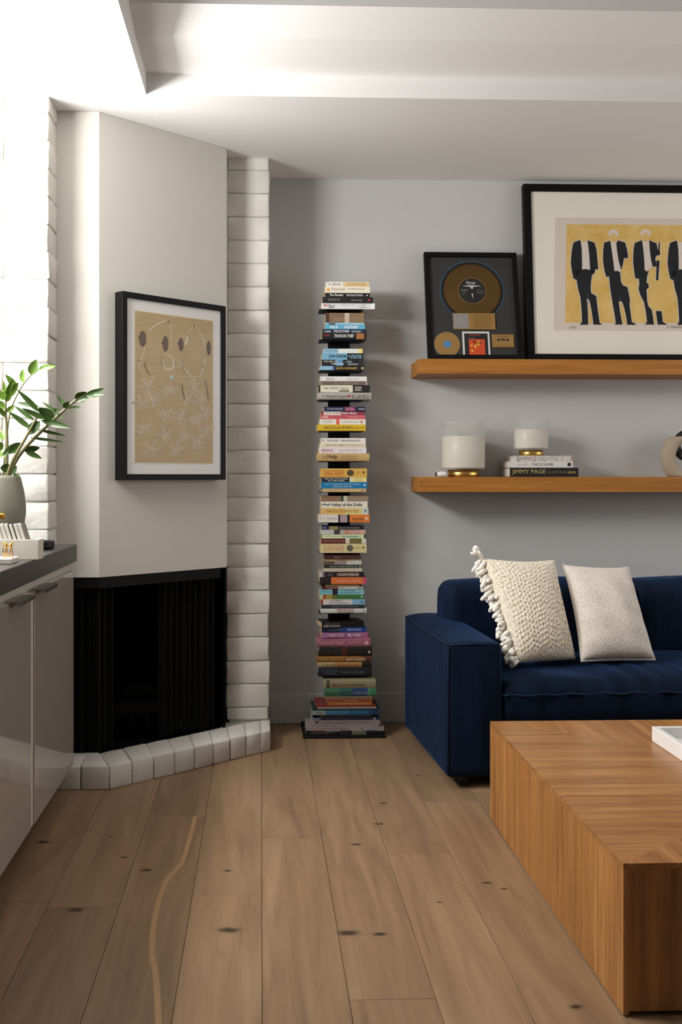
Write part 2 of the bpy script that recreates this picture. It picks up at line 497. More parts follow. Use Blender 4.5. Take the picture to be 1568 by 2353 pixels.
bx(bm, XL, XR, YR - 0.12, YR, 2.5, 3.3); bx(bm, XL, -0.5, YR - 0.12, YR, -0.05, 2.5); bx(bm, 2.9, XR, YR - 0.12, YR, -0.05, 2.5)
struct('wall_rear', bm, M_wdark, label='unseen rear wall with added glazed doors, darkened to cut bounced light')
M_pane = clear_pane('window_glass')
win = thing('window_1', (XL - 0.08, (WY0 + WY1) / 2, WZ0), 'window over the counter letting in daylight', None, None, kind='structure')
bm = bmesh.new()
for a in ((WY0, WY1, WZ0, WZ0 + 0.02), (WY0, WY1, WZ1 - 0.02, WZ1), (WY0, WY0 + 0.02, WZ0 + 0.02, WZ1 - 0.02), (WY1 - 0.02, WY1, WZ0 + 0.02, WZ1 - 0.02)):
    bx(bm, XL - 0.115, XL - 0.07, *a)
obj('window_frame', bm, M_trim, win)
obj('pane', box(XL - 0.1, XL - 0.096, WY0 + 0.02, WY1 - 0.02, WZ0 + 0.02, WZ1 - 0.02), M_pane, win)
win2 = thing('fill_window', (XR + 0.08, (VY0 + VY1) / 2, VZ0), 'unseen window added in the side wall to let in fill light', None, None, kind='structure')  # added opening for the side fill lamp
bm = bmesh.new()
for a in ((VY0, VY1, VZ0, VZ0 + 0.02), (VY0, VY1, VZ1 - 0.02, VZ1), (VY0, VY0 + 0.02, VZ0 + 0.02, VZ1 - 0.02), (VY1 - 0.02, VY1, VZ0 + 0.02, VZ1 - 0.02)):
    bx(bm, XR + 0.07, XR + 0.115, *a)
obj('window_frame', bm, M_trim, win2)
obj('pane', box(XR + 0.096, XR + 0.1, VY0 + 0.02, VY1 - 0.02, VZ0 + 0.02, VZ1 - 0.02), M_pane, win2)
dr = thing('fill_doors', (1.2, YR - 0.06, 0), 'unseen glazed doors added behind the viewer for weak fill light', None, None, kind='structure')  # added opening for the weak rear fill lamp
bm = bmesh.new()
bx(bm, -0.5, 2.9, YR - 0.1, YR - 0.05, 0, 0.08); bx(bm, -0.5, 2.9, YR - 0.1, YR - 0.05, 2.42, 2.5)
for x in (-0.5, 1.16, 2.82): bx(bm, x, x + 0.08, YR - 0.1, YR - 0.05, 0.08, 2.42)
obj('door_frame', bm, M_trim, dr)
obj('pane', box(-0.42, 1.16, YR - 0.09, YR - 0.085, 0.08, 2.42), M_pane, dr)
obj('pane', box(1.24, 2.82, YR - 0.09, YR - 0.085, 0.08, 2.42), M_pane, dr)

struct('baseboard_back', box(0.036, XR, YB - 0.016, YB, 0, 0.146, 0.004), M_trim, label='grey painted baseboard along the back wall')
struct('baseboard_right', box(XR - 0.016, XR, YR, YB - 0.02, 0, 0.146, 0.004), M_trim, label='grey painted baseboard along the side wall')

# ceiling: low soffit round a raised tray
TX, TY = -0.428, 3.914
struct('ceiling', box(XL, XR, YR, 3.41, 2.98, 3.1), M_ceil, label='raised white ceiling tray over the room')
struct('trim_1', box(XL, XR, TY, YB, ZC, 3.05, 0.002), M_ceil, label='low white ceiling soffit along the back wall')
struct('trim_2', box(XL, TX, YR, TY, ZC, 3.05), M_ceil, label='low white ceiling soffit above the counter')
bm = bmesh.new()
pf = [(TY, 2.684), (3.58, 2.684), (3.40, 2.715), (3.40, 3.0), (TY, 3.0)]
a = [bm.verts.new((TX, y, z)) for y, z in pf]; b = [bm.verts.new((XR, y, z)) for y, z in pf]
bm.faces.new(a); bm.faces.new(b[::-1])
for i in range(5): bm.faces.new((a[i], b[i], b[(i + 1) % 5], a[(i + 1) % 5]))
struct('trim_3', bm, M_ceil, label='stepped white beam inside the ceiling tray')

# ------------------------------------------------------------------ bricks
def brick_bm(q, z0, z1, r=0.012, jit=0.0025, seed=0, wob=0.003):
    """one hand-made brick: q = four plan corners (front a, front b, back b, back a)"""
    rg = random.Random(seed)
    fa, fb, bb, ba = [Vector((p[0], p[1], 0)) for p in q]
    w = (fb - fa).length; d = (ba - fa).length; h = z1 - z0
    def ax(L): e = min(0.45, 2 * r / L); return [-1, -(1 - e), 0, 1 - e, 1]
    U, V, Wz = ax(w), ax(d), ax(h)
    idx = {}
    bm = bmesh.new()
    def vert(i, j, k):
        if (i, j, k) in idx: return idx[(i, j, k)]
        p = Vector((U[i] * w / 2, V[j] * d / 2, Wz[k] * h / 2))
        inn = Vector([max(-(L / 2 - r), min(L / 2 - r, c)) for L, c in zip((w, d, h), p)])
        dd = p - inn
        if dd.length > 1e-9: p = inn + dd.normalized() * r
        p += Vector((rg.uniform(-jit, jit), rg.uniform(-jit, jit), rg.uniform(-jit, jit) - (wob * rg.random() if k == 0 else 0)))
        s, t = p.x / w + 0.5, p.y / d + 0.5
        g = (fa * (1 - s) + fb * s) * (1 - t) + (ba * (1 - s) + bb * s) * t
        idx[(i, j, k)] = bm.verts.new((g.x, g.y, (z0 + z1) / 2 + p.z))
        return idx[(i, j, k)]
    for i in range(4):
        for j in range(4):
            bm.faces.new([vert(*c) for c in ((i, j, 0), (i, j + 1, 0), (i + 1, j + 1, 0), (i + 1, j, 0))])
            bm.faces.new([vert(*c) for c in ((i, j, 4), (i + 1, j, 4), (i + 1, j + 1, 4), (i, j + 1, 4))])
            bm.faces.new([vert(*c) for c in ((i, 0, j), (i + 1, 0, j), (i + 1, 0, j + 1), (i, 0, j + 1))])
            bm.faces.new([vert(*c) for c in ((i, 4, j), (i, 4, j + 1), (i + 1, 4, j + 1), (i + 1, 4, j))])
            bm.faces.new([vert(*c) for c in ((0, i, j), (0, i, j + 1), (0, i + 1, j + 1), (0, i + 1, j))])
            bm.faces.new([vert(*c) for c in ((4, i, j), (4, i + 1, j), (4, i + 1, j + 1), (4, i, j + 1))])
    return bm
def rq(x0, x1, y0, y1): return [(x0, y0), (x1, y0), (x1, y1), (x0, y1)]

GJ = 0.003
BC = [0.148 + 0.10445 * k for k in range(-1, 24)]
cright = struct('wall_brick_right', box(-0.142, 0.027, 4.681, YB - 0.001, 0.0, ZC - 0.001), M_mortar, label='white painted brick column between the fireplace and the book tower')
for i, z in enumerate(BC):
    z0 = max(z, 0.092) + GJ / 2; z1 = min(z + 0.10445, ZC + 0.02) - GJ / 2
    dx = rnd.uniform(-0.003, 0.003)
    lx = -0.152 if z1 < 0.80 else -0.149
    obj('brick', brick_bm(rq(lx - rnd.uniform(0, .004), 0.035 + dx, 4.674 + rnd.uniform(-.002, .002), 4.835), z0, z1, 0.0055, 0.0022, i), M_brick, cright, smooth=True)
    obj('brick', brick_bm(rq(-0.1, 0.033 - dx, 4.84, YB + 0.004), z0, z1, 0.010, 0.002, i + 40), M_brick, cright, smooth=True)
cleft = struct('wall_brick_left', box(XL - 0.01, -0.808, 3.960, 4.16, 0.0955, ZC - 0.001), M_mortar, label='white painted brick pier at the end of the counter')
for i, z in enumerate(BC):
    if z < 0.80: continue
    z0 = z + GJ / 2 - 0.003; z1 = min(z + 0.10145, ZC + 0.02) - GJ / 2
    e = [-0.797 + rnd.uniform(-.003, .003)]
    e.append(e[0] - (0.30 if i % 2 else 0.17))
    while e[-1] > XL: e.append(e[-1] - 0.30)
    for a, b in zip(e[1:], e):
        a = max(a, XL - 0.02)
        if b - a < 0.03: continue
        obj('brick', brick_bm(rq(a + .002, b - (.002 if b < -.81 else 0), 3.95 + rnd.uniform(-.002, .002), 4.13), z0, z1, 0.006, 0.0024, i * 7 + int(a * 50)), M_brick, cleft, smooth=True)

# chimney breast in plaster
bm = bmesh.new()
prism(bm, [(-0.80, 4.106), (-0.632, 4.106), (-0.150, 4.547), (-0.150, YB - 0.002), (-0.80, YB - 0.002)], 0.786, ZC - 0.001)
bmesh.ops.recalc_face_normals(bm, faces=bm.faces[:])
struct('wall_chimney', bm, M_chim, label='off-white plaster chimney breast set at an angle over the fireplace')

# hearth of bricks on edge
hearth = thing('brick_hearth', (-0.3, 4.2, 0), 'low white brick hearth curving round the black fireplace', 'hearth')
P0, P1 = Vector((-0.570, 3.957)), Vector((0.041, 4.492))
bm = bmesh.new()
prism(bm, [(XL + .01, 3.985), (-0.575, 3.985), (0.02, 4.51), (0.02, 4.68), (-0.146, 4.68), (-0.146, 4.95), (XL + .01, 4.95)][:7], 0.0, 0.078)
obj('mortar_bed', bm, M_mortar, hearth)
fr = [0.0, 0.125, 0.25, 0.372, 0.495, 0.612, 0.722, 0.83, 0.935, 1.0]
for i in range(9):
    a, b = P0.lerp(P1, fr[i]), P0.lerp(P1, fr[i + 1])
    oa = Vector((-0.07 * (1 - fr[i]), 0.19 + 0.035 * fr[i])); ob = Vector((-0.07 * (1 - fr[i + 1]), 0.19 + 0.035 * fr[i + 1]))
    g = (b - a).normalized() * 0.0008
    j = rnd.uniform(-.003, .003)
    q = [(a.x + g.x, a.y + g.y + j), (b.x - g.x, b.y - g.y + j), (b.x + ob.x - g.x, b.y + ob.y - g.y), (a.x + oa.x + g.x, a.y + oa.y + g.y)]
    obj('brick', brick_bm(q, 0.0, 0.09 + rnd.uniform(-.0015, .0015), 0.0055, 0.0013, 200 + i, wob=0), M_brick, hearth, smooth=True)
q = [(-0.676, 3.957), (-0.572, 3.955), (-0.642, 4.16), (-0.69, 4.16)]
obj('brick', brick_bm(q, 0.0, 0.09, 0.0055, 0.0013, 230, wob=0), M_brick, hearth, smooth=True)
x = -0.680
for i in range(5):
    obj('brick', brick_bm(rq(x - 0.118, x, 3.957, 4.16), 0.0, 0.089, 0.0055, 0.0013, 240 + i, wob=0), M_brick, hearth, smooth=True)
    x -= 0.1195

# fireplace insert
ins = thing('fireplace_insert', (-0.45, 4.6, 0.08), 'black recessed fireplace opening with a folding mesh curtain', 'fireplace')
bm = bmesh.new()
bx(bm, -0.812, -0.798, 4.17, 4.95, 0.079, 0.785); bx(bm, -0.166, -0.158, 4.58, 4.95, 0.079, 0.785)
bx(bm, -0.812, -0.158, 4.95, 4.965, 0.079, 0.785); prism(bm, [(-0.80, 4.165), (-0.64, 4.165), (-0.17, 4.60), (-0.17, 4.95), (-0.80, 4.95)], 0.079, 0.083)
prism(bm, [(-0.798, 4.115), (-0.64, 4.115), (-0.156, 4.556), (-0.156, 4.95), (-0.798, 4.95)], 0.774, 0.785)
obj('firebox', bm, M_soot, ins)
def pline(s, off=0.0):
    """point on the line of the opening, s metres from the pier, set back by off"""
    if s < 0.168: return Vector((-0.80 + s, 4.106 + off))
    t = (s - 0.168); n = Vector((-0.675, 0.738))
    return Vector((-0.632, 4.106)) + Vector((0.7378, 0.675)) * t + n * off
bm = bmesh.new()
bm2pts = [pline(0.002, .006), pline(.16, .006), pline(.176, .006)] + [pline(s, .006) for s in (.3, .5, .7, .79)] + [pline(.80, .016)]
bk2 = [pline(0.002, .03), pline(.155, .03), pline(.18, .03)] + [pline(s, .03) for s in (.3, .5, .7, .79)] + [pline(.80, .03)]
prism(bm, [tuple(p) for p in bm2pts] + [tuple(p) for p in bk2[::-1]], 0.742, 0.7855)
obj('lintel_bar', bm, M_iron, ins)
def curtain(s0, s1):
    bm = bmesh.new(); n = int((s1 - s0) / 0.006); pr = None
    for i in range(n + 1):
        s = s0 + (s1 - s0) * i / n
        p = pline(s, 0.05 + 0.011 * math.sin(s * 190) + 0.004 * math.sin(s * 67))
        c = [bm.verts.new((p.x, p.y, z)) for z in (0.095, 0.4, 0.745)]
        if pr:
            for k in (0, 1): bm.faces.new((pr[k], c[k], c[k + 1], pr[k + 1]))
        pr = c
    return bm
obj('mesh_curtain', curtain(0.01, 0.27), M_mesh, ins, smooth=True)
obj('mesh_curtain', curtain(0.50, 0.79), M_mesh, ins, smooth=True)
bm = bmesh.new()
for i in range(5):
    xx = -0.62 + i * 0.07
    tube(bm, [(xx, 4.45, 0.16), (xx, 4.42, 0.125), (xx, 4.74, 0.125)], 0.006, 6)
tube(bm, [(-0.66, 4.5, 0.12), (-0.30, 4.5, 0.12)], 0.006, 6); tube(bm, [(-0.66, 4.7, 0.12), (-0.30, 4.7, 0.12)], 0.006, 6)
for xx in (-0.64, -0.32):
    for yy in (4.5, 4.7): tube(bm, [(xx, yy, 0.083), (xx, yy, 0.12)], 0.006, 6)
obj('grate', bm, M_iron, ins)
M_log = plain('charred_log', '15100C', 0.9, bump=0.9, bscale=40, var=0.4, vscale=20)
def log(a, b, r, label):
    bm = bmesh.new(); a, b = Vector(a), Vector(b); n = 8
    rg = random.Random(int(r * 1e4))
    tube(bm, [a.lerp(b, i / n) + Vector((0, rg.uniform(-.004, .004), rg.uniform(-.003, .003))) for i in range(n + 1)], [r * rg.uniform(.92, 1.06) for i in range(n + 1)], 12)
    return obj('fire_log', bm, M_log, None, smooth=True, label=label, cat='log', group='logs on the fire grate')
log((-0.68, 4.52, 0.171), (-0.33, 4.56, 0.171), 0.038, 'lower charred log at the front of the dark fire grate')
log((-0.66, 4.64, 0.171), (-0.30, 4.66, 0.171), 0.037, 'lower charred log at the back of the dark fire grate')
log((-0.62, 4.60, 0.238), (-0.38, 4.585, 0.240), 0.033, 'topmost charred log resting across the other logs')

# ------------------------------------------------------------------ counter
def cabinet(y1, label):
    y0 = y1 - 1.40
    t = thing('base_cabinet', (-1.0, (y0 + y1) / 2, 0), label, 'cabinet', 'glossy base cabinets under the counter')
    obj('carcass', box(-1.315, -0.722, y0 + .001, y1 - .001, 0.10, 0.862), M_carcass, t)
    obj('toe_kick', box(-1.3, -0.79, y0 + .001, y1 - .001, 0.0, 0.099), M_blackmetal, t)
    obj('stile', box(-0.7215, -0.704, y0 + 0.681, y0 + 0.723, 0.105, 0.82), M_carcass, t)
    for k, (a, b, h0, h1) in enumerate(((y0 + 0.726, y1 - 0.002, y0 + 0.735, y0 + 0.93), (y0 + 0.002, y0 + 0.678, y0 + 0.40, y0 + 0.592))):
        d = obj('door', box(-0.7215, -0.70, a, b, 0.105, 0.827, 0.0015), M_gloss, t)
        bm = bmesh.new()
        bx(bm, -0.712, -0.668, h0, h1, 0.8275, 0.8300); bx(bm, -0.6705, -0.668, h0, h1, 0.818, 0.8275)
        o = obj('handle', bm, M_steel, d, label='brushed steel edge pull')
cabinet(3.932, 'glossy pale cabinet nearest the fireplace, below the dark counter')
cabinet(2.530, 'glossy pale cabinet further from the fireplace, at the picture edge')
obj('countertop', box(XL + 0.002, -0.690, 1.12, 3.946, 0.8625, 0.9275, 0.002), M_counter, None, label='thick charcoal stone worktop on the pale cabinets', cat='worktop')

# ================================================================== sofa
sofa = thing('velvet_sofa', (0.700, 3.905, 0), 'dark blue velvet sofa with low square arm against the back wall', 'sofa', rot=(0, 0, R(3.4)))
SL = 1.93
def arm_fn(q, p):
    if p.z > 0.9: q.z += 0.012 * (1 - p.x ** 2) * (0.35 + 0.65 * (p.y + 1) / 2)
    return q
for s, nm in ((0, 'arm'), (1, 'arm')):
    xa = 0 if s == 0 else SL - 0.212
    obj('arm', soft(xa, xa + 0.212, 0, 0.815, 0.045, 0.550, 0.016, (0.010, 0.010, 0.012), (12, 18, 16), arm_fn), M_velvet, sofa, True, True)
    bm = bmesh.new(); y = 0.003
    loop = [(xa + .006, y, .06), (xa + .006, y, .53), (xa + .012, y, .545), (xa + .106, y - .004, .549), (xa + .200, y, .545), (xa + .206, y, .53), (xa + .206, y, .06)]
    tube(bm, loop, 0.0042, 6)
    tube(bm, [(xa + .004, y, .546), (xa - .003, .2, .548), (xa - .004, .5, .549), (xa + .004, .81, .546)], 0.0042, 6)
    obj('piping', bm, M_pipe, sofa, True, True)
obj('base', soft(0.205, SL - 0.205, 0.02, 0.80, 0.05, 0.225, 0.015, (0, 0.004, 0), (16, 8, 6)), M_velvet, sofa, True, True)
def seat_fn(q, p):
    f = max(0, min(1, (-p.y + 0.4) / 1.4))
    if p.z > -0.2:
        amp = 0.009 * f
        q.z += amp * math.sin(q.x * 46 + 5 * math.sin(q.x * 7) + q.y * 9) * (1 - abs(p.x) ** 6)
        q.y += amp * 0.5 * math.sin(q.x * 46 + 5 * math.sin(q.x * 7) + 1.0) * (1 if p.y < -0.5 else 0)
    if p.y < -0.9 and p.z < 0.2: q.y += 0.004 * math.sin(q.x * 60 + 3 * math.sin(q.x * 11))
    return q
obj('seat_cushion', soft(0.207, SL - 0.207, 0.0, 0.62, 0.222, 0.405, 0.045, (0, 0.008, 0.035), (64, 22, 12), seat_fn), M_velvet, sofa, True, True)
bm = bmesh.new()
tube(bm, [(0.215 + (SL - 0.43) * i / 60, -0.006 + 0.003 * math.sin(i * 0.9), 0.352 + 0.003 * math.sin(i * 1.3)) for i in range(61)], 0.0042, 6)
obj('piping', bm, M_pipe, sofa, True, True)
obj('back_frame', soft(0.16, SL - 0.16, 0.70, 0.81, 0.05, 0.66, 0.03, (0, 0, 0), (20, 6, 14)), M_velvet, sofa, True, True)
for xa, xb in ((0.122, 0.962), (0.966, SL - 0.122)):
    obj('back_cushion', soft(xa, xb, 0.50, 0.73, 0.38, 0.722, 0.05, (0.006, 0.022, 0.018), (26, 12, 18)), M_velvet, sofa, True, True)
for xx in (0.06, SL - 0.10):
    for yy in (0.05, 0.72):
        bm = bmesh.new(); lathe(bm, [(0, 0), (.018, 0), (.022, .047), (0, .047)], xx + .02, yy + .02, 0, 14)
        obj('foot', bm, plain('dark_foot', '1E120C', 0.5), sofa, True)

# ------------------------------------------------------------------ pillows
def pillow_frame(c):
    TL, TR, BR, BL = [Vector(p) for p in c]
    n = ((TR - TL) + (BR - BL)).cross((TL - BL) + (TR - BR)).normalized()
    if n.y > 0: n = -n
    def P(u, v, off=0.0, pinch=0.095):
        uu = u * (1 - pinch * 0.8 * (1 - v * v)); vv = v * (1 - (pinch if v > 0 else 0.015) * (1 - u * u))
        s, t = (uu + 1) / 2, (vv + 1) / 2
        p = (BL * (1 - s) + BR * s) * (1 - t) + (TL * (1 - s) + TR * s) * t
        return p + n * off
    return P, n
def pillow_bm(c, T, N, bump=None, sag=0.0):
    P, n = pillow_frame(c)
    bm = bmesh.new(); g = {}
    for sd in (0, 1):
        for i in range(N + 1):
            for j in range(N + 1):
                u, v = -1 + 2 * i / N, -1 + 2 * j / N
                edge = i in (0, N) or j in (0, N)
                if edge and sd: g[(1, i, j)] = g[(0, i, j)]; continue
                vv = v - sag * (1 - v * v)
                t = T * ((1 - u * u) * (1 - vv * vv if abs(vv) < 1 else 0)) ** 0.42
                if sd == 0:
                    if bump: t += bump(u, v) * min(1, 6 * (1 - abs(u))) * min(1, 6 * (1 - abs(v)))
                    g[(0, i, j)] = bm.verts.new(P(u, v, t))
                else:
                    g[(1, i, j)] = bm.verts.new(P(u, v, -t * 0.5))
    for sd in (0, 1):
        for i in range(N):
            for j in range(N):
                f = [g[(sd, i, j)], g[(sd, i + 1, j)], g[(sd, i + 1, j + 1)], g[(sd, i, j + 1)]]
                bm.faces.new(f if sd == 0 else f[::-1])
    return bm
C1 = [(0.905, 4.33, 0.842), (1.238, 4.37, 0.828), (1.262, 4.145, 0.446), (0.998, 4.085, 0.442)]
def knit(u, v):
    a = u * 21 + 0.5 * math.sin(v * 9); b = v * 24 + 0.5 * math.sin(u * 11 + 1)
    k = (0.5 + 0.5 * math.sin(a * math.pi)) * (0.5 + 0.5 * math.sin(b * math.pi + (math.pi if int(math.floor(a / 2)) % 2 else 0)))
    return 0.0065 * k ** 0.8 * (0.8 + 0.45 * math.sin(a * 3.7 + b * 2.3))
p1 = thing('throw_pillow', (1.12, 4.2, 0.45), 'chunky knitted cream pillow with woolly fringe on the blue sofa', 'pillow', 'cream pillows on the sofa')
obj('knit_cover', pillow_bm(C1, 0.092, 210, knit), M_knit, p1, smooth=True)
Pf, nf = pillow_frame(C1)
def blob(a, b, r0, r1):
    bm = bmesh.new(); a, b = Vector(a), Vector(b); n = 6
    pts = [a.lerp(b, i / n) for i in range(n + 1)]
    pr = [0.35, 0.8, 1.0, 1.0, 1.0, 0.85, 0.35]
    tube(bm, pts, [(r0 + (r1 - r0) * i / n) * pr[i] for i in range(n + 1)], 8)
    return bm
rf = random.Random(3)
sideL = (Pf(-1, 0) - Pf(1, 0)).normalized()
for i in range(128):
    v = 1 - 2 * (i + rf.uniform(0, .9)) / 128
    a = Pf(-1 + rf.uniform(-.05, .09), v, rf.uniform(-0.01, 0.03))
    L = rf.uniform(0.022, 0.052) * (1.2 if v > 0.3 else 0.9)
    d = (sideL * rf.uniform(0.35, 1.0) + Vector((0, rf.uniform(-.5, .2), -rf.uniform(0.2, 1.1)))).normalized()
    if v > 0.93: d = (sideL * rf.uniform(.1, .9) + Vector((0, -.2, rf.uniform(.2, 1)))).normalized()
    obj('tassel', blob(a, a + d * L, 0.0065, rf.uniform(.0085, .013)), M_tuft, p1, smooth=True)
obj('tassel', blob(Pf(-.99, 1.0), Pf(-.99, 1.0) + Vector((-0.015, -.01, 0.05)), 0.008, 0.016), M_tuft, p1, smooth=True)
C2 = [(1.272, 4.355, 0.810), (1.552, 4.36, 0.798), (1.578, 4.125, 0.446), (1.272, 4.105, 0.446)]
p2 = thing('throw_pillow', (1.42, 4.2, 0.45), 'smooth oatmeal woven pillow beside the knitted one on the sofa', 'pillow', 'cream pillows on the sofa')
def soft_folds(u, v): return 0.006 * math.sin(u * 7 + v * 3) * (1 - abs(v)) + 0.004 * math.sin(v * 13 + u * 2) * abs(u)
obj('woven_cover', pillow_bm(C2, 0.095, 44, soft_folds), M_linen, p2, smooth=True)
bm = bmesh.new(); P2, n2 = pillow_frame(C2)
tube(bm, [P2(-1 + 2 * i / 20, -1) for i in range(21)] + [P2(1, -1 + 2 * i / 20) for i in range(1, 21)] + [P2(1 - 2 * i / 20, 1) for i in range(1, 21)] + [P2(-1, 1 - 2 * i / 20) for i in range(1, 21)], 0.003, 6)
obj('seam', bm, M_linen, p2, smooth=True)

# ================================================================== coffee table and tray
TX0, TX1, TY0, TY1, TZ = 0.791, 2.39, 2.252, 3.580, 0.335
tab = thing('coffee_table', ((TX0 + TX1) / 2, (TY0 + TY1) / 2, 0), 'low block coffee table in oak veneer with mitred grain', 'table')
obj('core', box(TX0 + .012, TX1 - .012, TY0 + .012, TY1 - .012, 0.02, TZ - 0.012), M_fence, tab)
obj('plinth', box(TX0 + .03, TX1 - .06, TY0 + .06, TY1 - .03, 0.0, 0.02), M_blackmetal, tab)
cxm, cym = (TX0 + TX1) / 2, (TY0 + TY1) / 2
for pts, m in (([(TX0, TY0), (cxm, cym), (TX0, TY1)], M_tabx), ([(TX1, TY0), (TX1, TY1), (cxm, cym)], M_tabx), ([(TX0, TY0), (TX1, TY0), (cxm, cym)], M_taby), ([(TX0, TY1), (cxm, cym), (TX1, TY1)], M_taby)):
    bm = bmesh.new(); prism(bm, pts, TZ - 0.012, TZ)
    obj('top_veneer', bm, m, tab)
def strips(a, b, n):
    w = [rnd.uniform(.8, 1.25) for _ in range(n)]; t = sum(w); c = a; r = []
    for x in w: r.append((c, c + (b - a) * x / t)); c += (b - a) * x / t
    return r
for y0, y1 in strips(TY0, TY1, 9): obj('side_veneer', box(TX0, TX0 + .012, y0, y1, 0.004, TZ - .012), M_tabz, tab)
for y0, y1 in strips(TY0, TY1, 9): obj('side_veneer', box(TX1 - .012, TX1, y0, y1, 0.004, TZ - .012), M_tabz, tab)
for x0, x1 in strips(TX0 + .012, TX1 - .012, 10):
    obj('side_veneer', box(x0, x1, TY0, TY0 + .012, 0.012, TZ - .012), M_tabz, tab)
    obj('side_veneer', box(x0, x1, TY1 - .012, TY1, 0.004, TZ - .012), M_tabz, tab)
tr = thing('serving_tray', (1.5, 3.05, TZ), 'white lacquer tray lying on the oak coffee table', 'tray')
a0, a1, b0, b1 = 1.249, 1.76, 2.66, 3.294
for q in ((a0, a0 + .018, b0, b1), (a1 - .018, a1, b0, b1), (a0 + .018, a1 - .018, b0, b0 + .018), (a0 + .018, a1 - .018, b1 - .018, b1)):
    obj('rim', box(q[0], q[1], q[2], q[3], TZ, TZ + 0.047, .0015), M_tray, tr)
obj('bed', box(a0 + .018, a1 - .018, b0 + .018, b1 - .018, TZ, TZ + .012), M_traybed, tr)

# ================================================================== shelves
obj('floating_shelf', box(0.721, 3.1, 4.754, YB, 1.650, 1.719, .0015), M_shelf, None, label='upper oak floating shelf carrying the framed pieces', cat='shelf', group='oak floating shelves')
obj('floating_shelf', box(0.721, 3.1, 4.754, YB, 1.108, 1.178, .0015), M_shelf, None, label='lower oak floating shelf carrying the candles', cat='shelf', group='oak floating shelves')
US, LS = 1.719, 1.178

def frame_bars(t, W, H, fw, dep, m, y0=0.0):
    for q in ((0, fw, 0, H), (W - fw, W, 0, H), (fw, W - fw, 0, fw), (fw, W - fw, H - fw, H)):
        obj('frame_rail', box(q[0], q[1], y0, y0 + dep, q[2], q[3], .0012), m, t, True)
def poly(bm, pts, y, mi=0):
    bm.faces.new([bm.verts.new((x, y, z)) for x, z in pts]).material_index = mi
def disc(bm, cx, cz, r, y, n=48, mi=0, rz=None):
    poly(bm, [(cx + r * math.cos(2 * math.pi * i / n), cz + (rz or r) * math.sin(2 * math.pi * i / n)) for i in range(n)], y, mi)
def cyl(bm, cx, cz, r, y0, y1, n=64, mi=0, r0=0.0):
    prof = [(r0, y0), (r, y0), (r, y1), (r0, y1)]
    rings = [[bm.verts.new((cx + a * math.cos(2 * math.pi * i / n), y, cz + a * math.sin(2 * math.pi * i / n))) for i in range(n)] for a, y in (prof if r0 else [(r, y0), (r, y1)])]
    k = len(rings)
    for a, b in (zip(rings, rings[1:] + rings[:1]) if r0 else [(rings[0], rings[1])]):
        for i in range(n): bm.faces.new((a[i], a[(i + 1) % n], b[(i + 1) % n], b[i])).material_index = mi
    if not r0:
        bm.faces.new(rings[0]).material_index = mi; bm.faces.new(rings[1][::-1]).material_index = mi
def flat(pts, y, th=0.0006):
    """thin printed or pasted piece"""
    bm = bmesh.new(); n = len(pts)
    a = [bm.verts.new((x, y, z)) for x, z in pts]; b = [bm.verts.new((x, y + th, z)) for x, z in pts]
    bm.faces.new(a); bm.faces.new(b[::-1])
    for i in range(n): bm.faces.new((a[i], a[(i + 1) % n], b[(i + 1) % n], b[i]))
    return bm
def rect(x0, x1, z0, z1): return [(x0, z0), (x1, z0), (x1, z1), (x0, z1)]

# ---- framed gold record, leaning on the wall
W, H = 0.444, 0.540
ga = math.atan(0.128 / 0.523)
gr = thing('record_award_frame', (0.777, 4.822, US + 0.0072), 'black framed gold record with disc, tape and plaque on the upper shelf', 'framed award', rot=(-ga, 0, 0))
frame_bars(gr, W, H, 0.022, 0.030, M_black)
M_dark = plain('charcoal_mat', '333230', 0.9)
obj('mat', box(.022, W - .022, .012, .016, .022, H - .022), M_dark, gr, True)
obj('back_panel', box(.022, W - .022, .022, .026, .022, H - .022), M_black, gr, True)
def gx(x, y):
    w = (y - 65) / 1457; return ((x - (90 + 55 * w)) / (1275 + 30 * w) * W, H * (1 - w))
cx, cz = gx(755, 590)
bm = bmesh.new(); cyl(bm, cx, cz, .154, .0106, .0122, 72, 0, .150)
obj('blue_mount_ring', bm, plain('blue_edge', '2E5878', 0.5), gr, True)
bm = bmesh.new(); cyl(bm, cx, cz, .1505, .0112, .0121, 72)
obj('record_well', bm, plain('well_black', '14110E', 0.7), gr, True)
m, nt, b, N, L = base('gold_vinyl')
tcn = N('ShaderNodeTexCoord'); wv = N('ShaderNodeTexWave'); wv.wave_type = 'RINGS'; wv.rings_direction = 'Y'; wv.inputs['Scale'].default_value = 180
L(tcn.outputs['Object'], wv.inputs['Vector']); bpn = N('ShaderNodeBump'); bpn.inputs['Strength'].default_value = 0.25; bpn.inputs['Distance'].default_value = 0.001
L(wv.outputs['Fac'], bpn.inputs['Height']); L(bpn.outputs['Normal'], b.inputs['Normal'])
b.inputs['Base Color'].default_value = lin('6E5430'); b.inputs['Metallic'].default_value = 0.85; b.inputs['Roughness'].default_value = 0.38
b.inputs['Anisotropic'].default_value = 0.6
bm = bmesh.new(); cyl(bm, cx, cz, .1425, .0086, .0106, 72)
rec = obj('gold_record', bm, m, gr, True)
bm = bmesh.new(); cyl(bm, cx, cz, .1427, .0084, .0090, 72, 0, .1345); obj('record_edge', bm, plain('record_edge_brown', '33271A', 0.4, metal=0.5), gr, True)
bm = bmesh.new(); cyl(bm, cx, cz, .0645, .0078, .0085, 64)
lab = obj('record_label', bm, plain('label_black', '1A1918', 0.6), gr, True)
bm = bmesh.new(); cyl(bm, cx, cz, .0665, .0082, .0086, 64, 0, .0645); obj('label_rim', bm, M_brass, gr, True)
M_silver = plain('label_silver', 'B9B6B0', 0.5)
k = .444 / 1286
def lx(x): return cx + (x - 752) * k
def lz(y): return cz - (y - 590) * k
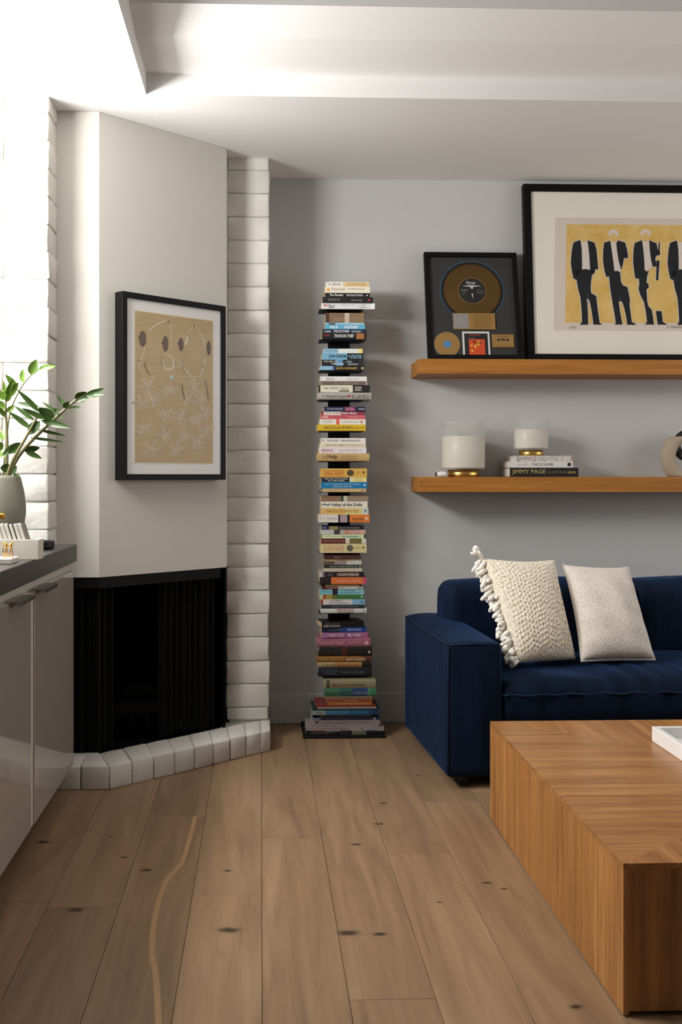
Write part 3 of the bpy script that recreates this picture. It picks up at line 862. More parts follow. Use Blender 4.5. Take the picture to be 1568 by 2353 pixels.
obj('label_emblem', flat([(lx(615), lz(520)), (lx(740), lz(506)), (lx(885), lz(520)), (lx(770), lz(533)), (lx(765), lz(560)), (lx(735), lz(560)), (lx(728), lz(535))], .0070), M_silver, gr, True)
obj('label_emblem', flat([(lx(740), lz(632)), (lx(763), lz(632)), (lx(757), lz(712))], .0070), M_silver, gr, True)
text('Verve', gr, lx(675), lx(800), lz(495), lz(448), .0069, 'E8E6E2', 2)
text('GETZ/GILBERTO', gr, lx(590), lx(690), lz(592), lz(574), .0069, '9A968E', 1)
text('STEREO\n1. 2. 3.\n4. 5.', gr, lx(612), lx(662), lz(665), lz(608), .0069, '8A867E', 0)
text('A Side\n33 1/3', gr, lx(815), lx(905), lz(635), lz(575), .0069, '8A867E', 0)
def prect(x0, x1, y0, y1):
    a = gx(x0, (y0 + y1) / 2); c = gx(x1, (y0 + y1) / 2); t_ = gx(x0, y0); u_ = gx(x0, y1)
    return a[0], c[0], u_[1], t_[1]
q = prect(488, 1072, 898, 1118); obj('plaque', box(q[0], q[1], .0060, .0085, q[2], q[3], .0008), plain('plaque_gold', 'B08A50', 0.35, metal=0.6), gr, True)
q2 = prect(495, 703, 908, 1106); obj('plaque_seal', box(q2[0], q2[1], .0052, .0060, q2[2], q2[3]), plain('plaque_silver', 'A9A6A4', 0.35, metal=0.6), gr, True)
bm = bmesh.new(); cyl(bm, (q2[0] + q2[1]) / 2, (q2[2] + q2[3]) / 2, .026, .0049, .0052, 32, 0, .0245); obj('seal_ring', bm, plain('seal_emboss', '8A8784', 0.4), gr, True)
for i, s_ in enumerate(('PRESENTED TO', 'STANLEY GETZ', 'TO COMMEMORATE MORE THAN', '500,000 COPIES OF THE', 'VERVE RECORDS', 'LONG-PLAYING ALBUM', 'AND CASSETTE', 'GETZ/GILBERTO')):
    qq = prect(770, 1010, 922 + i * 22, 936 + i * 22); text(s_, gr, *qq, .0058, '5A4426', 0)
a = gx(408, 1318)
bm = bmesh.new(); cyl(bm, a[0], a[1], .0630, .0102, .0112, 56); obj('disc_mount', bm, plain('blue_edge', '2E5878', 0.5), gr, True)
bm = bmesh.new(); cyl(bm, a[0], a[1], .0610, .0080, .0101, 56); obj('gold_disc', bm, plain('disc_gold', 'B8925A', 0.3, metal=0.75), gr, True)
bm = bmesh.new(); cyl(bm, a[0], a[1], .0178, .0072, .0080, 32); obj('disc_hub', bm, plain('disc_blue', '4A7EB0', 0.5), gr, True)
q = prect(622, 997, 1145, 1487); obj('cover_border', box(q[0], q[1], .0084, .0102, q[2], q[3]), plain('cover_white', 'D8D8D6', 0.6), gr, True)
q = prect(648, 972, 1170, 1480); obj('cover_print', flat(rect(*q), .0078), plain('cover_black', '1B1718', 0.6), gr, True)
q = prect(710, 930, 1250, 1470); obj('colour_field', flat(rect(*q), .0071), plain('cover_orange', 'C8481E', 0.6, var=0.1, vscale=60), gr, True)
rb = random.Random(5)
for i in range(7):
    x_, z_ = rb.uniform(q[0] + .012, q[1] - .012), rb.uniform(q[2] + .012, q[3] - .012)
    n_ = 7
    obj('colour_patch', flat([(x_ + rb.uniform(.004, .009) * math.cos(6.283 * j / n_), z_ + rb.uniform(.004, .009) * math.sin(6.283 * j / n_)) for j in range(n_)], .0064), plain('patch_%d' % (i % 3), ('D9A02E', 'E0B848', '5A2A14')[i % 3], 0.6), gr, True)
q = prect(705, 865, 1185, 1200); text('GETZ/GILBERTO', gr, *q, .0070, 'C05030', 1)
q = prect(705, 800, 1228, 1245); text('STAN GETZ\nJOAO GILBERTO', gr, *q, .0070, '9A9490', 0)
q = prect(1028, 1333, 1180, 1358); obj('cassette', box(q[0], q[1], .0066, .0102, q[2], q[3], .0015), plain('disc_gold', 'B8925A', 0.3, metal=0.75), gr, True)
M_dk = plain('dark_print', '241A1A', 0.6)
for x_ in (1117, 1243):
    c_ = gx(x_, 1258); bm = bmesh.new(); cyl(bm, c_[0], c_[1], .0062, .0058, .0066, 20); obj('cassette_reel', bm, M_dk, gr, True)
q = prect(1150, 1210, 1245, 1265); obj('cassette_window', flat(rect(*q), .0060), M_dk, gr, True)
for x_ in (1115, 1145, 1227, 1258):
    c_ = gx(x_, 1342); bm = bmesh.new(); cyl(bm, c_[0], c_[1], .0018, .0060, .0066, 10); obj('cassette_hole', bm, M_dk, gr, True)
q = prect(1090, 1260, 1208, 1222); text('GETZ/GILBERTO', gr, *q, .0059, '4A3A26', 0)
M_pglass = clear_pane('picture_glass', (0.99, 0.99, 0.99), 0.01, 0.05)
obj('glazing', box(.022, W - .022, .0032, .0042, .022, H - .022), M_pglass, gr, True)

# ---- large framed print of men in evening dress
W2, H2 = 1.256, 0.862
la = math.atan(0.078 / 0.84)
big = thing('framed_print', (1.2545, 4.872, US + 0.0038), 'large black framed print of men in black suits on yellow', 'framed picture', rot=(-la, 0, 0))
frame_bars(big, W2, H2, 0.036, 0.040, M_black)
obj('mat', box(.036, W2 - .036, 0.0095, 0.0135, .036, H2 - .036), M_mat, big, True)
obj('back_panel', box(.036, W2 - .036, .030, .034, .036, H2 - .036), M_black, big, True)
K = 4.92 / 2400 / 5.262
def px(x, y):
    w = (y - 125) / 1195.0
    return (0.207 + (x - 185 - 50 * w) * K * (1 - 0.0 * w), 0.667 - w * 0.478)
PR = 2340
M_paper = plain('print_paper', 'D6C9BC', 0.9, var=0.02, vscale=8)
m, nt, b, N, L = base('print_yellow')
tcn = N('ShaderNodeTexCoord'); n1 = N('ShaderNodeTexNoise'); n1.inputs['Scale'].default_value = 9; n1.inputs['Detail'].default_value = 8; n1.inputs['Roughness'].default_value = .7
L(tcn.outputs['Object'], n1.inputs['Vector']); rp = N('ShaderNodeValToRGB')
rp.color_ramp.elements[0].position = .35; rp.color_ramp.elements[0].color = lin('D0A54E'); rp.color_ramp.elements[1].position = .68; rp.color_ramp.elements[1].color = lin('E3C682')
L(n1.outputs['Fac'], rp.inputs['Fac']); L(rp.outputs['Color'], b.inputs['Base Color']); b.inputs['Roughness'].default_value = .9
M_yel = m
M_pale = plain('print_pale_yellow', 'DAB872', 0.9)
M_ink = plain('print_ink', '13161A', 0.85); M_shirt = plain('print_shirt', 'D8CCC0', 0.9); M_slate = plain('print_slate', '2A3038', 0.9)
obj('paper', flat([px(45 + 3, 45), px(PR + 140, 45), px(PR + 140, 1415), px(45 + 3, 1415)], 0.008), M_paper, big, True)
obj('yellow_ground', flat([px(185, 125), px(PR, 125), px(PR, 1320), px(185, 1320)], 0.007), M_yel, big, True)
MEN = {
 1: dict(ink=[[(345,320),(270,350),(250,450),(240,600),(255,700),(275,790),(310,805),(345,720),(380,690),(378,560),(372,430),(360,335)],
   [(445,322),(530,350),(555,430),(582,675),(545,675),(530,730),(480,690),(470,520),(456,400)],
   [(300,690),(370,680),(425,672),(480,685),(535,700),(500,760),(488,880),(495,965),(560,1000),(570,1100),(590,1230),(605,1325),(630,1338),(625,1346),(528,1346),(520,1280),(500,1160),(478,1060),(452,1030),(440,1032),(455,1150),(465,1345),(372,1350),(370,1335),(388,1310),(380,1160),(365,1020),(330,900),(315,800)]],
   shirt=[(358,332),(400,340),(443,327),(458,430),(472,560),(485,684),(425,672),(374,684),(380,560),(374,430)], slate=[[(430,880),(455,960),(482,1060),(445,1030)]], head=(395,245,75,78), hair=0),
 2: dict(ink=[[(725,325),(650,350),(640,440),(637,560),(655,680),(680,768),(722,758),(778,695),(768,600),(745,450)],
   [(800,350),(825,320),(910,345),(935,430),(950,525),(935,540),(900,535),(885,610),(865,682),(835,580),(812,450)],
   [(715,765),(775,697),(820,692),(852,710),(862,825),(890,870),(945,890),(965,990),(978,1060),(970,1090),(985,1200),(1000,1310),(1048,1332),(1045,1345),(945,1346),(930,1240),(905,1140),(880,1068),(838,1060),(850,1160),(885,1342),(795,1344),(803,1310),(780,1180),(750,1020),(730,900)]],
   shirt=[(732,335),(770,345),(797,335),(815,450),(835,570),(868,692),(855,705),(820,692),(782,694),(768,590),(748,450)], slate=[[(828,930),(850,990),(880,1062),(838,1058)]], head=(765,265,58,60), hair=1),
 3: dict(ink=[[(1120,315),(1030,350),(1015,450),(1012,600),(1040,782),(1082,785),(1100,700),(1155,690),(1150,560),(1136,420)],
   [(1210,315),(1300,350),(1318,430),(1345,470),(1342,495),(1300,505),(1285,540),(1310,630),(1255,642),(1232,540),(1218,430)],
   [(1085,782),(1100,695),(1160,682),(1190,698),(1212,690),(1190,740),(1178,830),(1205,850),(1208,895),(1180,915),(1190,1060),(1205,1120),(1245,1160),(1262,1240),(1275,1343),(1165,1340),(1190,1305),(1175,1190),(1150,1070),(1105,985),(1080,900),(1092,860)],
   [(1297,1178),(1350,1176),(1370,1186),(1385,1308),(1430,1332),(1428,1342),(1322,1342)],
   [(1330,335),(1343,335),(1341,490),(1318,490)], [(1305,560),(1340,565),(1325,805),(1298,805)]],
   shirt=[(1124,322),(1165,328),(1208,318),(1222,440),(1236,540),(1262,642),(1225,660),(1195,692),(1160,680),(1150,560),(1138,430)], slate=[], head=(1165,255,62,66), hair=1),
}
def man(src, dx, dy=0):
    d = MEN[src]; o = None
    def T(pts): return [px(x + dx, y + dy) for x, y in pts]
    bm = bmesh.new()
    hx, hy, hw, hh = d['head']
    poly(bm, T([(hx + hw * math.cos(6.283 * i / 24), hy + hh * math.sin(6.283 * i / 24)) for i in range(24)]), 0.0066, 3)
    if d['hair']:
        arc = [(hx + 66 * math.cos(math.pi * i / 12), hy - 15 - 66 * math.sin(math.pi * i / 12)) for i in range(13)]
        inn = [(hx + 36 * math.cos(math.pi * i / 12), hy + 8 - 45 * math.sin(math.pi * i / 12)) for i in range(12, -1, -1)]
        poly(bm, T(arc + inn), 0.0063, 1)
    # pale halo left round the figure
    for pts in d['ink']:
        cxx = sum(p[0] for p in pts) / len(pts); cyy = sum(p[1] for p in pts) / len(pts)
        n = len(pts); outp = []
        ar = sum(pts[i][0] * pts[(i + 1) % n][1] - pts[(i + 1) % n][0] * pts[i][1] for i in range(n))
        sg = 1 if ar > 0 else -1
        for i in range(n):
            ax_, ay_ = pts[i - 1]; bx_, by_ = pts[(i + 1) % n]
            tx_, ty_ = bx_ - ax_, by_ - ay_; l_ = math.hypot(tx_, ty_) or 1
            outp.append((pts[i][0] + sg * ty_ / l_ * 11, pts[i][1] - sg * tx_ / l_ * 11))
        poly(bm, T(outp), 0.0065, 1)
    poly(bm, T(d['shirt']), 0.0061, 1)
    for pts in d['ink']: poly(bm, T(pts), 0.0058, 0)
    for pts in d['slate']: poly(bm, T(pts), 0.0055, 2)
    obj('printed_figure', bm, [M_ink, M_shirt, M_slate, M_pale], big, True)
man(1, 0); man(2, 0); man(3, 0); man(1, 1200, -5); man(2, 1220, 0)
bm = bmesh.new()
poly(bm, [px(x, y) for x, y in [(1215,700),(1260,650),(1300,690),(1298,805),(1325,805),(1340,700),(1390,720),(1420,800),(1425,900),(1450,1040),(1420,1140),(1370,1175),(1297,1170),(1240,1130),(1205,1080),(1200,960),(1220,880),(1200,790)]], 0.0066, 0)
obj('printed_cello', bm, plain('print_cello', 'D9B66C', 0.9, var=.05, vscale=12), big, True)
text('4/50', big, *px(235, 1390)[:1], px(320, 1390)[0], px(0, 1395)[1], px(0, 1362)[1], 0.007, 'B0A498', 2)
text('R. Edwards', big, px(1440, 1390)[0], px(1620, 1390)[0], px(0, 1385)[1], px(0, 1345)[1], 0.007, '9A8E84', 2)
obj('glazing', box(.036, W2 - .036, .0022, .0036, .036, H2 - .036), M_pglass, big, True)

# ================================================================== picture on the chimney breast
W3, H3, D3 = 0.532, 0.742, 0.052
org = Vector((-0.632, 4.106)) + Vector((0.7378, 0.675)) * 0.073 + Vector((0.675, -0.7378)) * (D3 + 0.001)
pic = thing('framed_drawing', (org.x, org.y, 1.166), 'black framed beige drawing of faint dancers above the fireplace', 'framed picture', rot=(0, 0, math.atan2(0.675, 0.7378)))
frame_bars(pic, W3, H3, 0.0235, D3, M_black)
obj('mat', box(.0235, W3 - .0235, .008, .012, .0235, H3 - .0235), M_matw, pic, True)
obj('back_panel', box(.0235, W3 - .0235, .040, .048, .0235, H3 - .0235), M_black, pic, True)
bw = 0.0015
ax0, ax1, az0, az1 = 0.064, 0.464, 0.071, 0.672
m, nt, b, N, L = base('beige_silk_print')
tcn = N('ShaderNodeTexCoord'); mp = N('ShaderNodeMapping'); mp.inputs['Scale'].default_value = (8, 1, 60); L(tcn.outputs['Object'], mp.inputs['Vector'])
n1 = N('ShaderNodeTexNoise'); n1.inputs['Detail'].default_value = 3; n1.inputs['Scale'].default_value = 1.5; L(mp.outputs[0], n1.inputs['Vector'])
rp = N('ShaderNodeValToRGB'); rp.color_ramp.elements[0].position = .3; rp.color_ramp.elements[0].color = lin('B79F78'); rp.color_ramp.elements[1].position = .7; rp.color_ramp.elements[1].color = lin('C4AD86')
L(n1.outputs['Fac'], rp.inputs['Fac']); L(rp.outputs['Color'], b.inputs['Base Color']); b.inputs['Roughness'].default_value = .8
obj('bevel_edge', flat(rect(ax0 - .004, ax1 + .004, az0 - .004, az1 + .004), 0.00740), plain('mat_bevel', 'E8DFC8', 0.8), pic, True)
obj('print', flat(rect(ax0, ax1, az0, az1), 0.00660), m, pic, True)
def ap(x, y):
    s = (x - 345) / 845.0; t = 357 + 123 * s; u = 2025 + 35 * s
    # the far side of the picture is compressed by perspective in the sketch
    s2 = s * 1.115 / (1 + 0.115 * s)
    return (ax0 + s2 * (ax1 - ax0), az1 - (y - t) / (u - t) * (az1 - az0))
M_face = plain('print_umber', '6E5F52', 0.9, var=0.1, vscale=60); M_whisp = plain('print_chalk', 'DCD0BC', 0.9); M_dot = plain('print_dot', '3A302A', 0.9); M_smoke = plain('print_smoke', '84725C', 0.9); M_petal = plain('print_petal', 'C2B29B', 0.9)
for i, (x, y, w, h) in enumerate(((416, 668, 34, 88), (640, 722, 32, 86), (808, 730, 29, 72), (1138, 780, 27, 82))):
    bm = bmesh.new(); poly(bm, [ap(x + w * math.cos(6.283 * k_ / 32), y + h * math.sin(6.283 * k_ / 32)) for k_ in range(32)], 0.00600)
    for dx_, dy_ in ((-w, -10), (12, 55)): poly(bm, [ap(x + dx_ + 7 * math.cos(6.283 * k_ / 10), y + dy_ + 9 * math.sin(6.283 * k_ / 10)) for k_ in range(10)], 0.00570, 1)
    obj('printed_face', bm, [M_face, M_dot], pic, True)
def ribbon(bm, pts, w, y, mi=0):
    P_ = [Vector((*ap(*p), 0)) for p in pts]
    # smooth the polyline
    for _ in range(2):
        Q = [P_[0]]
        for a_, b_ in zip(P_, P_[1:]): Q += [a_.lerp(b_, .25), a_.lerp(b_, .75)]
        P_ = Q + [P_[-1]]
    prev = None
    for i, p in enumerate(P_):
        d = (P_[min(i + 1, len(P_) - 1)] - P_[max(0, i - 1)]); n_ = Vector((-d.y, d.x, 0)).normalized() * w * (0.35 + 0.65 * math.sin(math.pi * (i + .5) / len(P_)))
        c = (bm.verts.new((p.x + n_.x, y, p.y + n_.y)), bm.verts.new((p.x - n_.x, y, p.y - n_.y)))
        if prev: bm.faces.new((prev[0], c[0], c[1], prev[1])).material_index = mi
        prev = c
bm = bmesh.new()
for pts, w in ([[(470, 590), (520, 530), (600, 480), (680, 460)], .003], [[(690, 470), (705, 560), (700, 680), (690, 790)], .0015], [[(890, 610), (930, 550), (960, 520)], .002], [[(965, 520), (1030, 600), (1080, 690), (1100, 800)], .002],
    [[(440, 700), (430, 800), (400, 900), (380, 980), (420, 1060)], .002], [[(850, 740), (880, 680), (880, 640)], .005], [[(620, 830), (600, 920), (640, 1010), (720, 1000), (740, 920), (690, 850), (640, 840)], .003],
    [[(820, 850), (810, 930), (860, 1030), (940, 1090)], .002], [[(1100, 880), (1080, 980), (1040, 1080)], .002], [[(760, 1080), (900, 1095), (1080, 1085)], .001]): ribbon(bm, pts, w, 0.00610)
obj('chalk_lines', bm, M_whisp, pic, True)
bm = bmesh.new()
for pts, w in ([[(430, 930), (445, 1000), (485, 1070)], .003], [[(615, 850), (595, 920), (610, 980)], .0018], [[(820, 1170), (825, 1250), (850, 1350)], .004], [[(805, 860), (830, 960), (850, 1060)], .0015], [[(1095, 1130), (1120, 1250), (1135, 1370)], .003],
    [[(1040, 960), (1090, 1000)], .0012], [[(360, 905), (400, 905)], .002], [[(455, 895), (440, 960)], .0012], [[(745, 920), (755, 950)], .002], [[(660, 455), (690, 490)], .003], [[(945, 515), (970, 540)], .003]): ribbon(bm, pts, w, 0.00600)
obj('shadow_lines', bm, M_smoke, pic, True)
bm = bmesh.new(); rp_ = random.Random(11)
def petal(bm, x, y, ang, l, w, yy):
    c, s = math.cos(ang), math.sin(ang); pts = []
    for i in range(14):
        t = 6.283 * i / 14; a_ = l / 2 * (1 + math.cos(t)); b_ = w * math.sin(t)
        pts.append(ap(x + a_ * c - b_ * s, y + a_ * s + b_ * c))
    poly(bm, pts, yy)
FLOW = [(520, 1330), (640, 1730), (430, 1640), (790, 1540), (980, 1580), (860, 1760), (400, 1370), (1040, 1350), (880, 1330), (1010, 1830), (470, 1180), (700, 1230), (960, 1190), (760, 1900), (500, 1880), (1110, 1700), (1100, 1500), (640, 1500)]
for x, y in FLOW:
    a0_ = rp_.uniform(0, 6.28)
    for k_ in range(5): petal(bm, x, y, a0_ + k_ * 1.257, rp_.uniform(70, 110), rp_.uniform(14, 22), 0.00620 - .00003 * k_)
obj('printed_blossoms', bm, M_petal, pic, True)
bm = bmesh.new()
for x, y in FLOW:
    for k_ in range(3):
        a_ = rp_.uniform(0, 6.28); r_ = rp_.uniform(50, 95)
        cx_, cy_ = x + r_ * math.cos(a_), y + r_ * math.sin(a_)
        ribbon(bm, [(x, y), (cx_ + 25 * math.sin(a_), cy_ - 25 * math.cos(a_)), (cx_ + 12 * math.cos(a_), cy_ + 12 * math.sin(a_)), (cx_ - 25 * math.sin(a_), cy_ + 25 * math.cos(a_)), (x, y)], .0009, 0.00595)
obj('printed_outlines', bm, plain('print_outline', 'DCCB9E', 0.9), pic, True)
bm = bmesh.new(); poly(bm, [ap(705 + 22 * math.cos(6.283 * k_ / 7), 1090 + 26 * math.sin(6.283 * k_ / 7)) for k_ in range(7)], 0.00580); obj('printed_star', bm, plain('print_star', 'B9D0CC', 0.8), pic, True)
obj('glazing', box(.0235, W3 - .0235, .0018, .0032, .0235, H3 - .0235), M_pglass, pic, True)

# ================================================================== things on the lower shelf
m = bpy.data.materials.new('frosted_glass'); m.use_nodes = True
b_ = m.node_tree.nodes['Principled BSDF']
b_.inputs['Base Color'].default_value = lin('D6D8D2'); b_.inputs['Roughness'].default_value = 0.25; b_.inputs['Alpha'].default_value = 0.36
b_.inputs['Specular IOR Level'].default_value = 0.5
nz = m.node_tree.nodes.new('ShaderNodeTexNoise'); nz.inputs['Scale'].default_value = 30
mr = m.node_tree.nodes.new('ShaderNodeMapRange'); mr.inputs[3].default_value = 0.16; mr.inputs[4].default_value = 0.22
m.node_tree.links.new(nz.outputs['Fac'], mr.inputs[0]); m.node_tree.links.new(mr.outputs[0], b_.inputs['Alpha'])
M_frost = m
def candle(x, y, z, rg, hg, rb, hb, wax, label):
    t = thing('jar_candle', (x, y, z), label, 'candle', 'wax candles in glass on brass feet')
    bm = bmesh.new(); lathe(bm, [(0, 0), (rb - .002, 0), (rb, .002), (rb, hb - .001), (0, hb - .001)], x, y, z, 48); obj('brass_foot', bm, M_brass, t, smooth=False)
    for p in t.children[0].data.polygons: p.use_smooth = len(p.vertices) == 4 and abs(p.normal.z) < .5
    z0 = z + hb
    bm = bmesh.new(); lathe(bm, [(0, .0), (rg - .006, 0), (rg, .006), (rg, hg), (rg - .0035, hg), (rg - .0035, .009), (rg - .008, .005), (0, .005)], x, y, z0, 56); obj('glass_jar', bm, M_frost, t, smooth=True)
    bm = bmesh.new(); lathe(bm, [(0, .0055), (rg - .009, .0055), (rg - .004, .010), (rg - .004, wax), (0, wax - .002)], x, y, z0, 56); obj('wax', bm, M_wax, t, smooth=False)
    bm = bmesh.new()
    for k in range(3):
        a = k * 2.09; tube(bm, [(x + .03 * math.cos(a), y + .03 * math.sin(a), z0 + wax - .004), (x + .03 * math.cos(a), y + .03 * math.sin(a), z0 + wax + .012)], .0015, 6)
    obj('wick', bm, M_dk, t)
candle(0.948, 4.865, LS, 0.1035, 0.222, 0.073, 0.034, 0.155, 'larger cream candle in frosted glass standing directly on the shelf')

def shelf_book(x0, x1, z0, z1, y0, dep, col, pg, label, texts, m=None, side=0.0):
    t = thing('book', ((x0 + x1) / 2, y0 + dep / 2, z0), label, 'book', 'books lying under the smaller candle')
    bm = bmesh.new(); c = .0022
    bx(bm, x0, x1, y0 + .0022, y0 + dep, z0, z0 + c); bx(bm, x0, x1, y0 + .0022, y0 + dep, z1 - c, z1); bx(bm, x0, x1, y0, y0 + .0022, z0, z1)
    obj('cover', bm, m or plain('cover_' + col, col, 0.5), t)
    obj('pages', box(x0 + .003, x1 - .003, y0 + .003, y0 + dep - .004, z0 + c + .0001, z1 - c - .0001), pg, t)
    w = x1 - x0; h = z1 - z0
    for s, f0, f1, g0, g1, cl, st in texts:
        text(s, t, x0 + f0 * w - t.location.x, x0 + f1 * w - t.location.x, z0 + g0 * h - z0, z0 + g1 * h - z0, y0 - .0006 - t.location.y, cl, st)
    return t
shelf_book(1.150, 1.470, LS, 1.221, 4.785, 0.20, '141312', M_pagew, 'black hardback with gold capitals at the bottom under the candle', [('JIMMY PAGE', .03, .52, .22, .82, 'B9A468', 0), ('BY JIMMY PAGE', .55, .82, .35, .6, '8A7C58', 0), ('GENESIS', .84, .96, .38, .62, 'A8924E', 1)])
shelf_book(1.150, 1.446, 1.2212, 1.2505, 4.79, 0.195, 'D2CEC8', M_pagew, 'white hardback with thin black capitals, middle book under the candle', [('THIS IS HOME', .35, .69, .3, .72, '5A5856', 0), ('NATALIE WALTON', .12, .29, .4, .6, 'B0ACA8', 0), ('\u25cf', .91, .97, .2, .8, '2A2A2A', 0)])
# patterned top book
tb = shelf_book(1.175, 1.443, 1.2508, 1.2765, 4.792, 0.18, 'C9C6C0', M_pagew, 'white book dotted with bright colours, topmost under the candle', [('LIVING WITH COLOR', .06, .3, .3, .7, '8A6A6A', 0), ('A GUIDE TO PATTERN', .36, .75, .35, .65, 'A0A09A', 0)])
rc = random.Random(2); bm = bmesh.new()
for i in range(110):
    x_ = rc.uniform(1.177, 1.440); z_ = rc.choice([rc.uniform(1.2513, 1.2545), rc.uniform(1.2725, 1.2755)] if rc.random() < .75 else [rc.uniform(1.253, 1.2745)])
    s_ = rc.uniform(.0008, .0016)
    f = bm.faces.new([bm.verts.new(c) for c in ((x_ - s_, 4.7915, z_ - s_), (x_ + s_, 4.7915, z_ - s_), (x_ + s_, 4.7915, z_ + s_), (x_ - s_, 4.7915, z_ + s_))]); f.material_index = rc.randrange(4)
for x_ in (1.186, 1.266, 1.395, 1.437):
    f = bm.faces.new([bm.verts.new(c) for c in ((x_, 4.7916, 1.2512), (x_ + .003, 4.7916, 1.2512), (x_ + .003, 4.7916, 1.2760), (x_, 4.7916, 1.2760))]); f.material_index = rc.randrange(4)
obj('printed_dots', bm, [plain('dot_red', 'B0504A', .6), plain('dot_blue', '4A86A8', .6), plain('dot_amber', 'C8963E', .6), plain('dot_green', '5A8A6A', .6)], tb)
candle(1.271, 4.872, 1.2765, 0.081, 0.139, 0.0565, 0.028, 0.096, 'smaller cream candle in frosted glass standing on three books')

# small white camera-like gadget
g = thing('white_gadget', (0.832, 4.80, LS), 'small rounded white gadget with silver front beside the larger candle', 'gadget')
bm = soft(0.812, 0.860, 4.782, 4.822, LS, LS + .024, .0105, (0, 0, .002), (10, 10, 10)); obj('shell', bm, plain('white_plastic', 'DCDAD8', .35), g, smooth=True)
bm = bmesh.new(); n_ = 24
ra = [bm.verts.new((0.8125, 4.802 + .0105 * math.cos(6.283 * i / n_), LS + .0125 + .0105 * math.sin(6.283 * i / n_))) for i in range(n_)]
rb_ = [bm.verts.new((0.8045, 4.802 + .0085 * math.cos(6.283 * i / n_), LS + .0125 + .0085 * math.sin(6.283 * i / n_))) for i in range(n_)]
for i in range(n_): bm.faces.new((ra[i], ra[(i + 1) % n_], rb_[(i + 1) % n_], rb_[i]))
bm.faces.new(rb_); bm.faces.new(ra)
obj('silver_cap', bm, M_steel, g)

# interlinked ceramic rings at the end of the shelf
kn = thing('ring_sculpture', (2.033, 4.868, LS), 'beige ceramic ring linked with a black ring on the lower shelf', 'sculpture')
bm = bmesh.new(); nU, nV = 64, 20; cz_ = LS + 0.094; rows = []
for i in range(nU):
    a = 6.283185 * i / nU; row = []
    for j in range(nV):
        b2 = 6.283185 * j / nV
        rr = 0.108 + 0.033 * math.cos(b2); yy = 0.036 * math.sin(b2)
        z_ = rr * 1.02 * math.sin(a)
        z_ = max(-0.0938, min(0.0965, z_))
        row.append(bm.verts.new((2.033 + rr * math.cos(a), 4.868 + yy, cz_ + z_)))
    rows.append(row)
for i in range(nU):
    for j in range(nV): bm.faces.new((rows[i][j], rows[(i + 1) % nU][j], rows[(i + 1) % nU][(j + 1) % nV], rows[i][(j + 1) % nV]))
obj('beige_ring', bm, plain('beige_ceramic', 'A3937F', .7, bump=.05, bscale=60), kn, smooth=True)
bm = bmesh.new(); rows = []
for i in range(48):
    a = 6.283185 * i / 48; row = []
    for j in range(14):
        b2 = 6.283185 * j / 14; rr = 0.062 + 0.020 * math.cos(b2)
        v_ = Vector((0.020 * math.sin(b2), rr * math.cos(a), rr * 1.0 * math.sin(a)))
        v_.rotate(Euler((0, R(12), R(62))))
        row.append(bm.verts.new(v_ + Vector((2.030, 4.868, LS + 0.150))))
    rows.append(row)
for i in range(48):
    for j in range(14): bm.faces.new((rows[i][j], rows[(i + 1) % 48][j], rows[(i + 1) % 48][(j + 1) % 14], rows[i][(j + 1) % 14]))
obj('black_ring', bm, plain('black_ceramic', '0F0F10', .35), kn, smooth=True, label='glossy black ring')

# ================================================================== things on the counter
CT = 0.9275
pot = thing('potted_plant', (-0.898, 3.60, CT), 'leafy green plant in a tapered grey ceramic pot on the counter', 'plant')
bm = bmesh.new()
lathe(bm, [(0, 0), (.062, 0), (.070, .006), (.084, .06), (.0935, .125), (.0935, .155), (.088, .20), (.078, .245), (.073, .256), (.068, .256), (.069, .24), (.070, .22), (0, .22)], -0.898, 3.60, CT, 56)
obj('pot', bm, M_ceramic, pot, smooth=True)
bm = bmesh.new(); lathe(bm, [(0, .226), (.03, .229), (.068, .222)], -0.898, 3.60, CT, 28); obj('soil', bm, M_soil, pot)
STEMS = {
 'A': ([(-0.85, 3.55, 1.2), (-0.843, 3.55, 1.222), (-0.809, 3.55, 1.282), (-0.776, 3.55, 1.34), (-0.746, 3.55, 1.396)], 0.0075),
 'B': ([(-0.871, 3.58, 1.186), (-0.843, 3.58, 1.222), (-0.797, 3.58, 1.285), (-0.731, 3.58, 1.349), (-0.687, 3.58, 1.39), (-0.631, 3.58, 1.441), (-0.595, 3.58, 1.459)], 0.008),
 'C': ([(-0.891, 3.66, 1.2), (-0.884, 3.66, 1.306), (-0.874, 3.66, 1.391), (-0.862, 3.66, 1.432), (-0.838, 3.66, 1.48), (-0.822, 3.66, 1.506), (-0.798, 3.66, 1.533), (-0.772, 3.66, 1.551)], 0.003),
 'D': ([(-0.869, 3.6, 1.2), (-0.866, 3.6, 1.257), (-0.868, 3.6, 1.352), (-0.872, 3.6, 1.399), (-0.87, 3.6, 1.456)], 0.007),
 'E': ([(-0.905, 3.62, 1.2), (-0.924, 3.62, 1.281), (-0.94, 3.62, 1.352), (-0.957, 3.62, 1.424)], 0.007),
 'F': ([(-0.878, 3.55, 1.2), (-0.892, 3.55, 1.244), (-0.92, 3.55, 1.291), (-0.954, 3.55, 1.33)], 0.007),
}
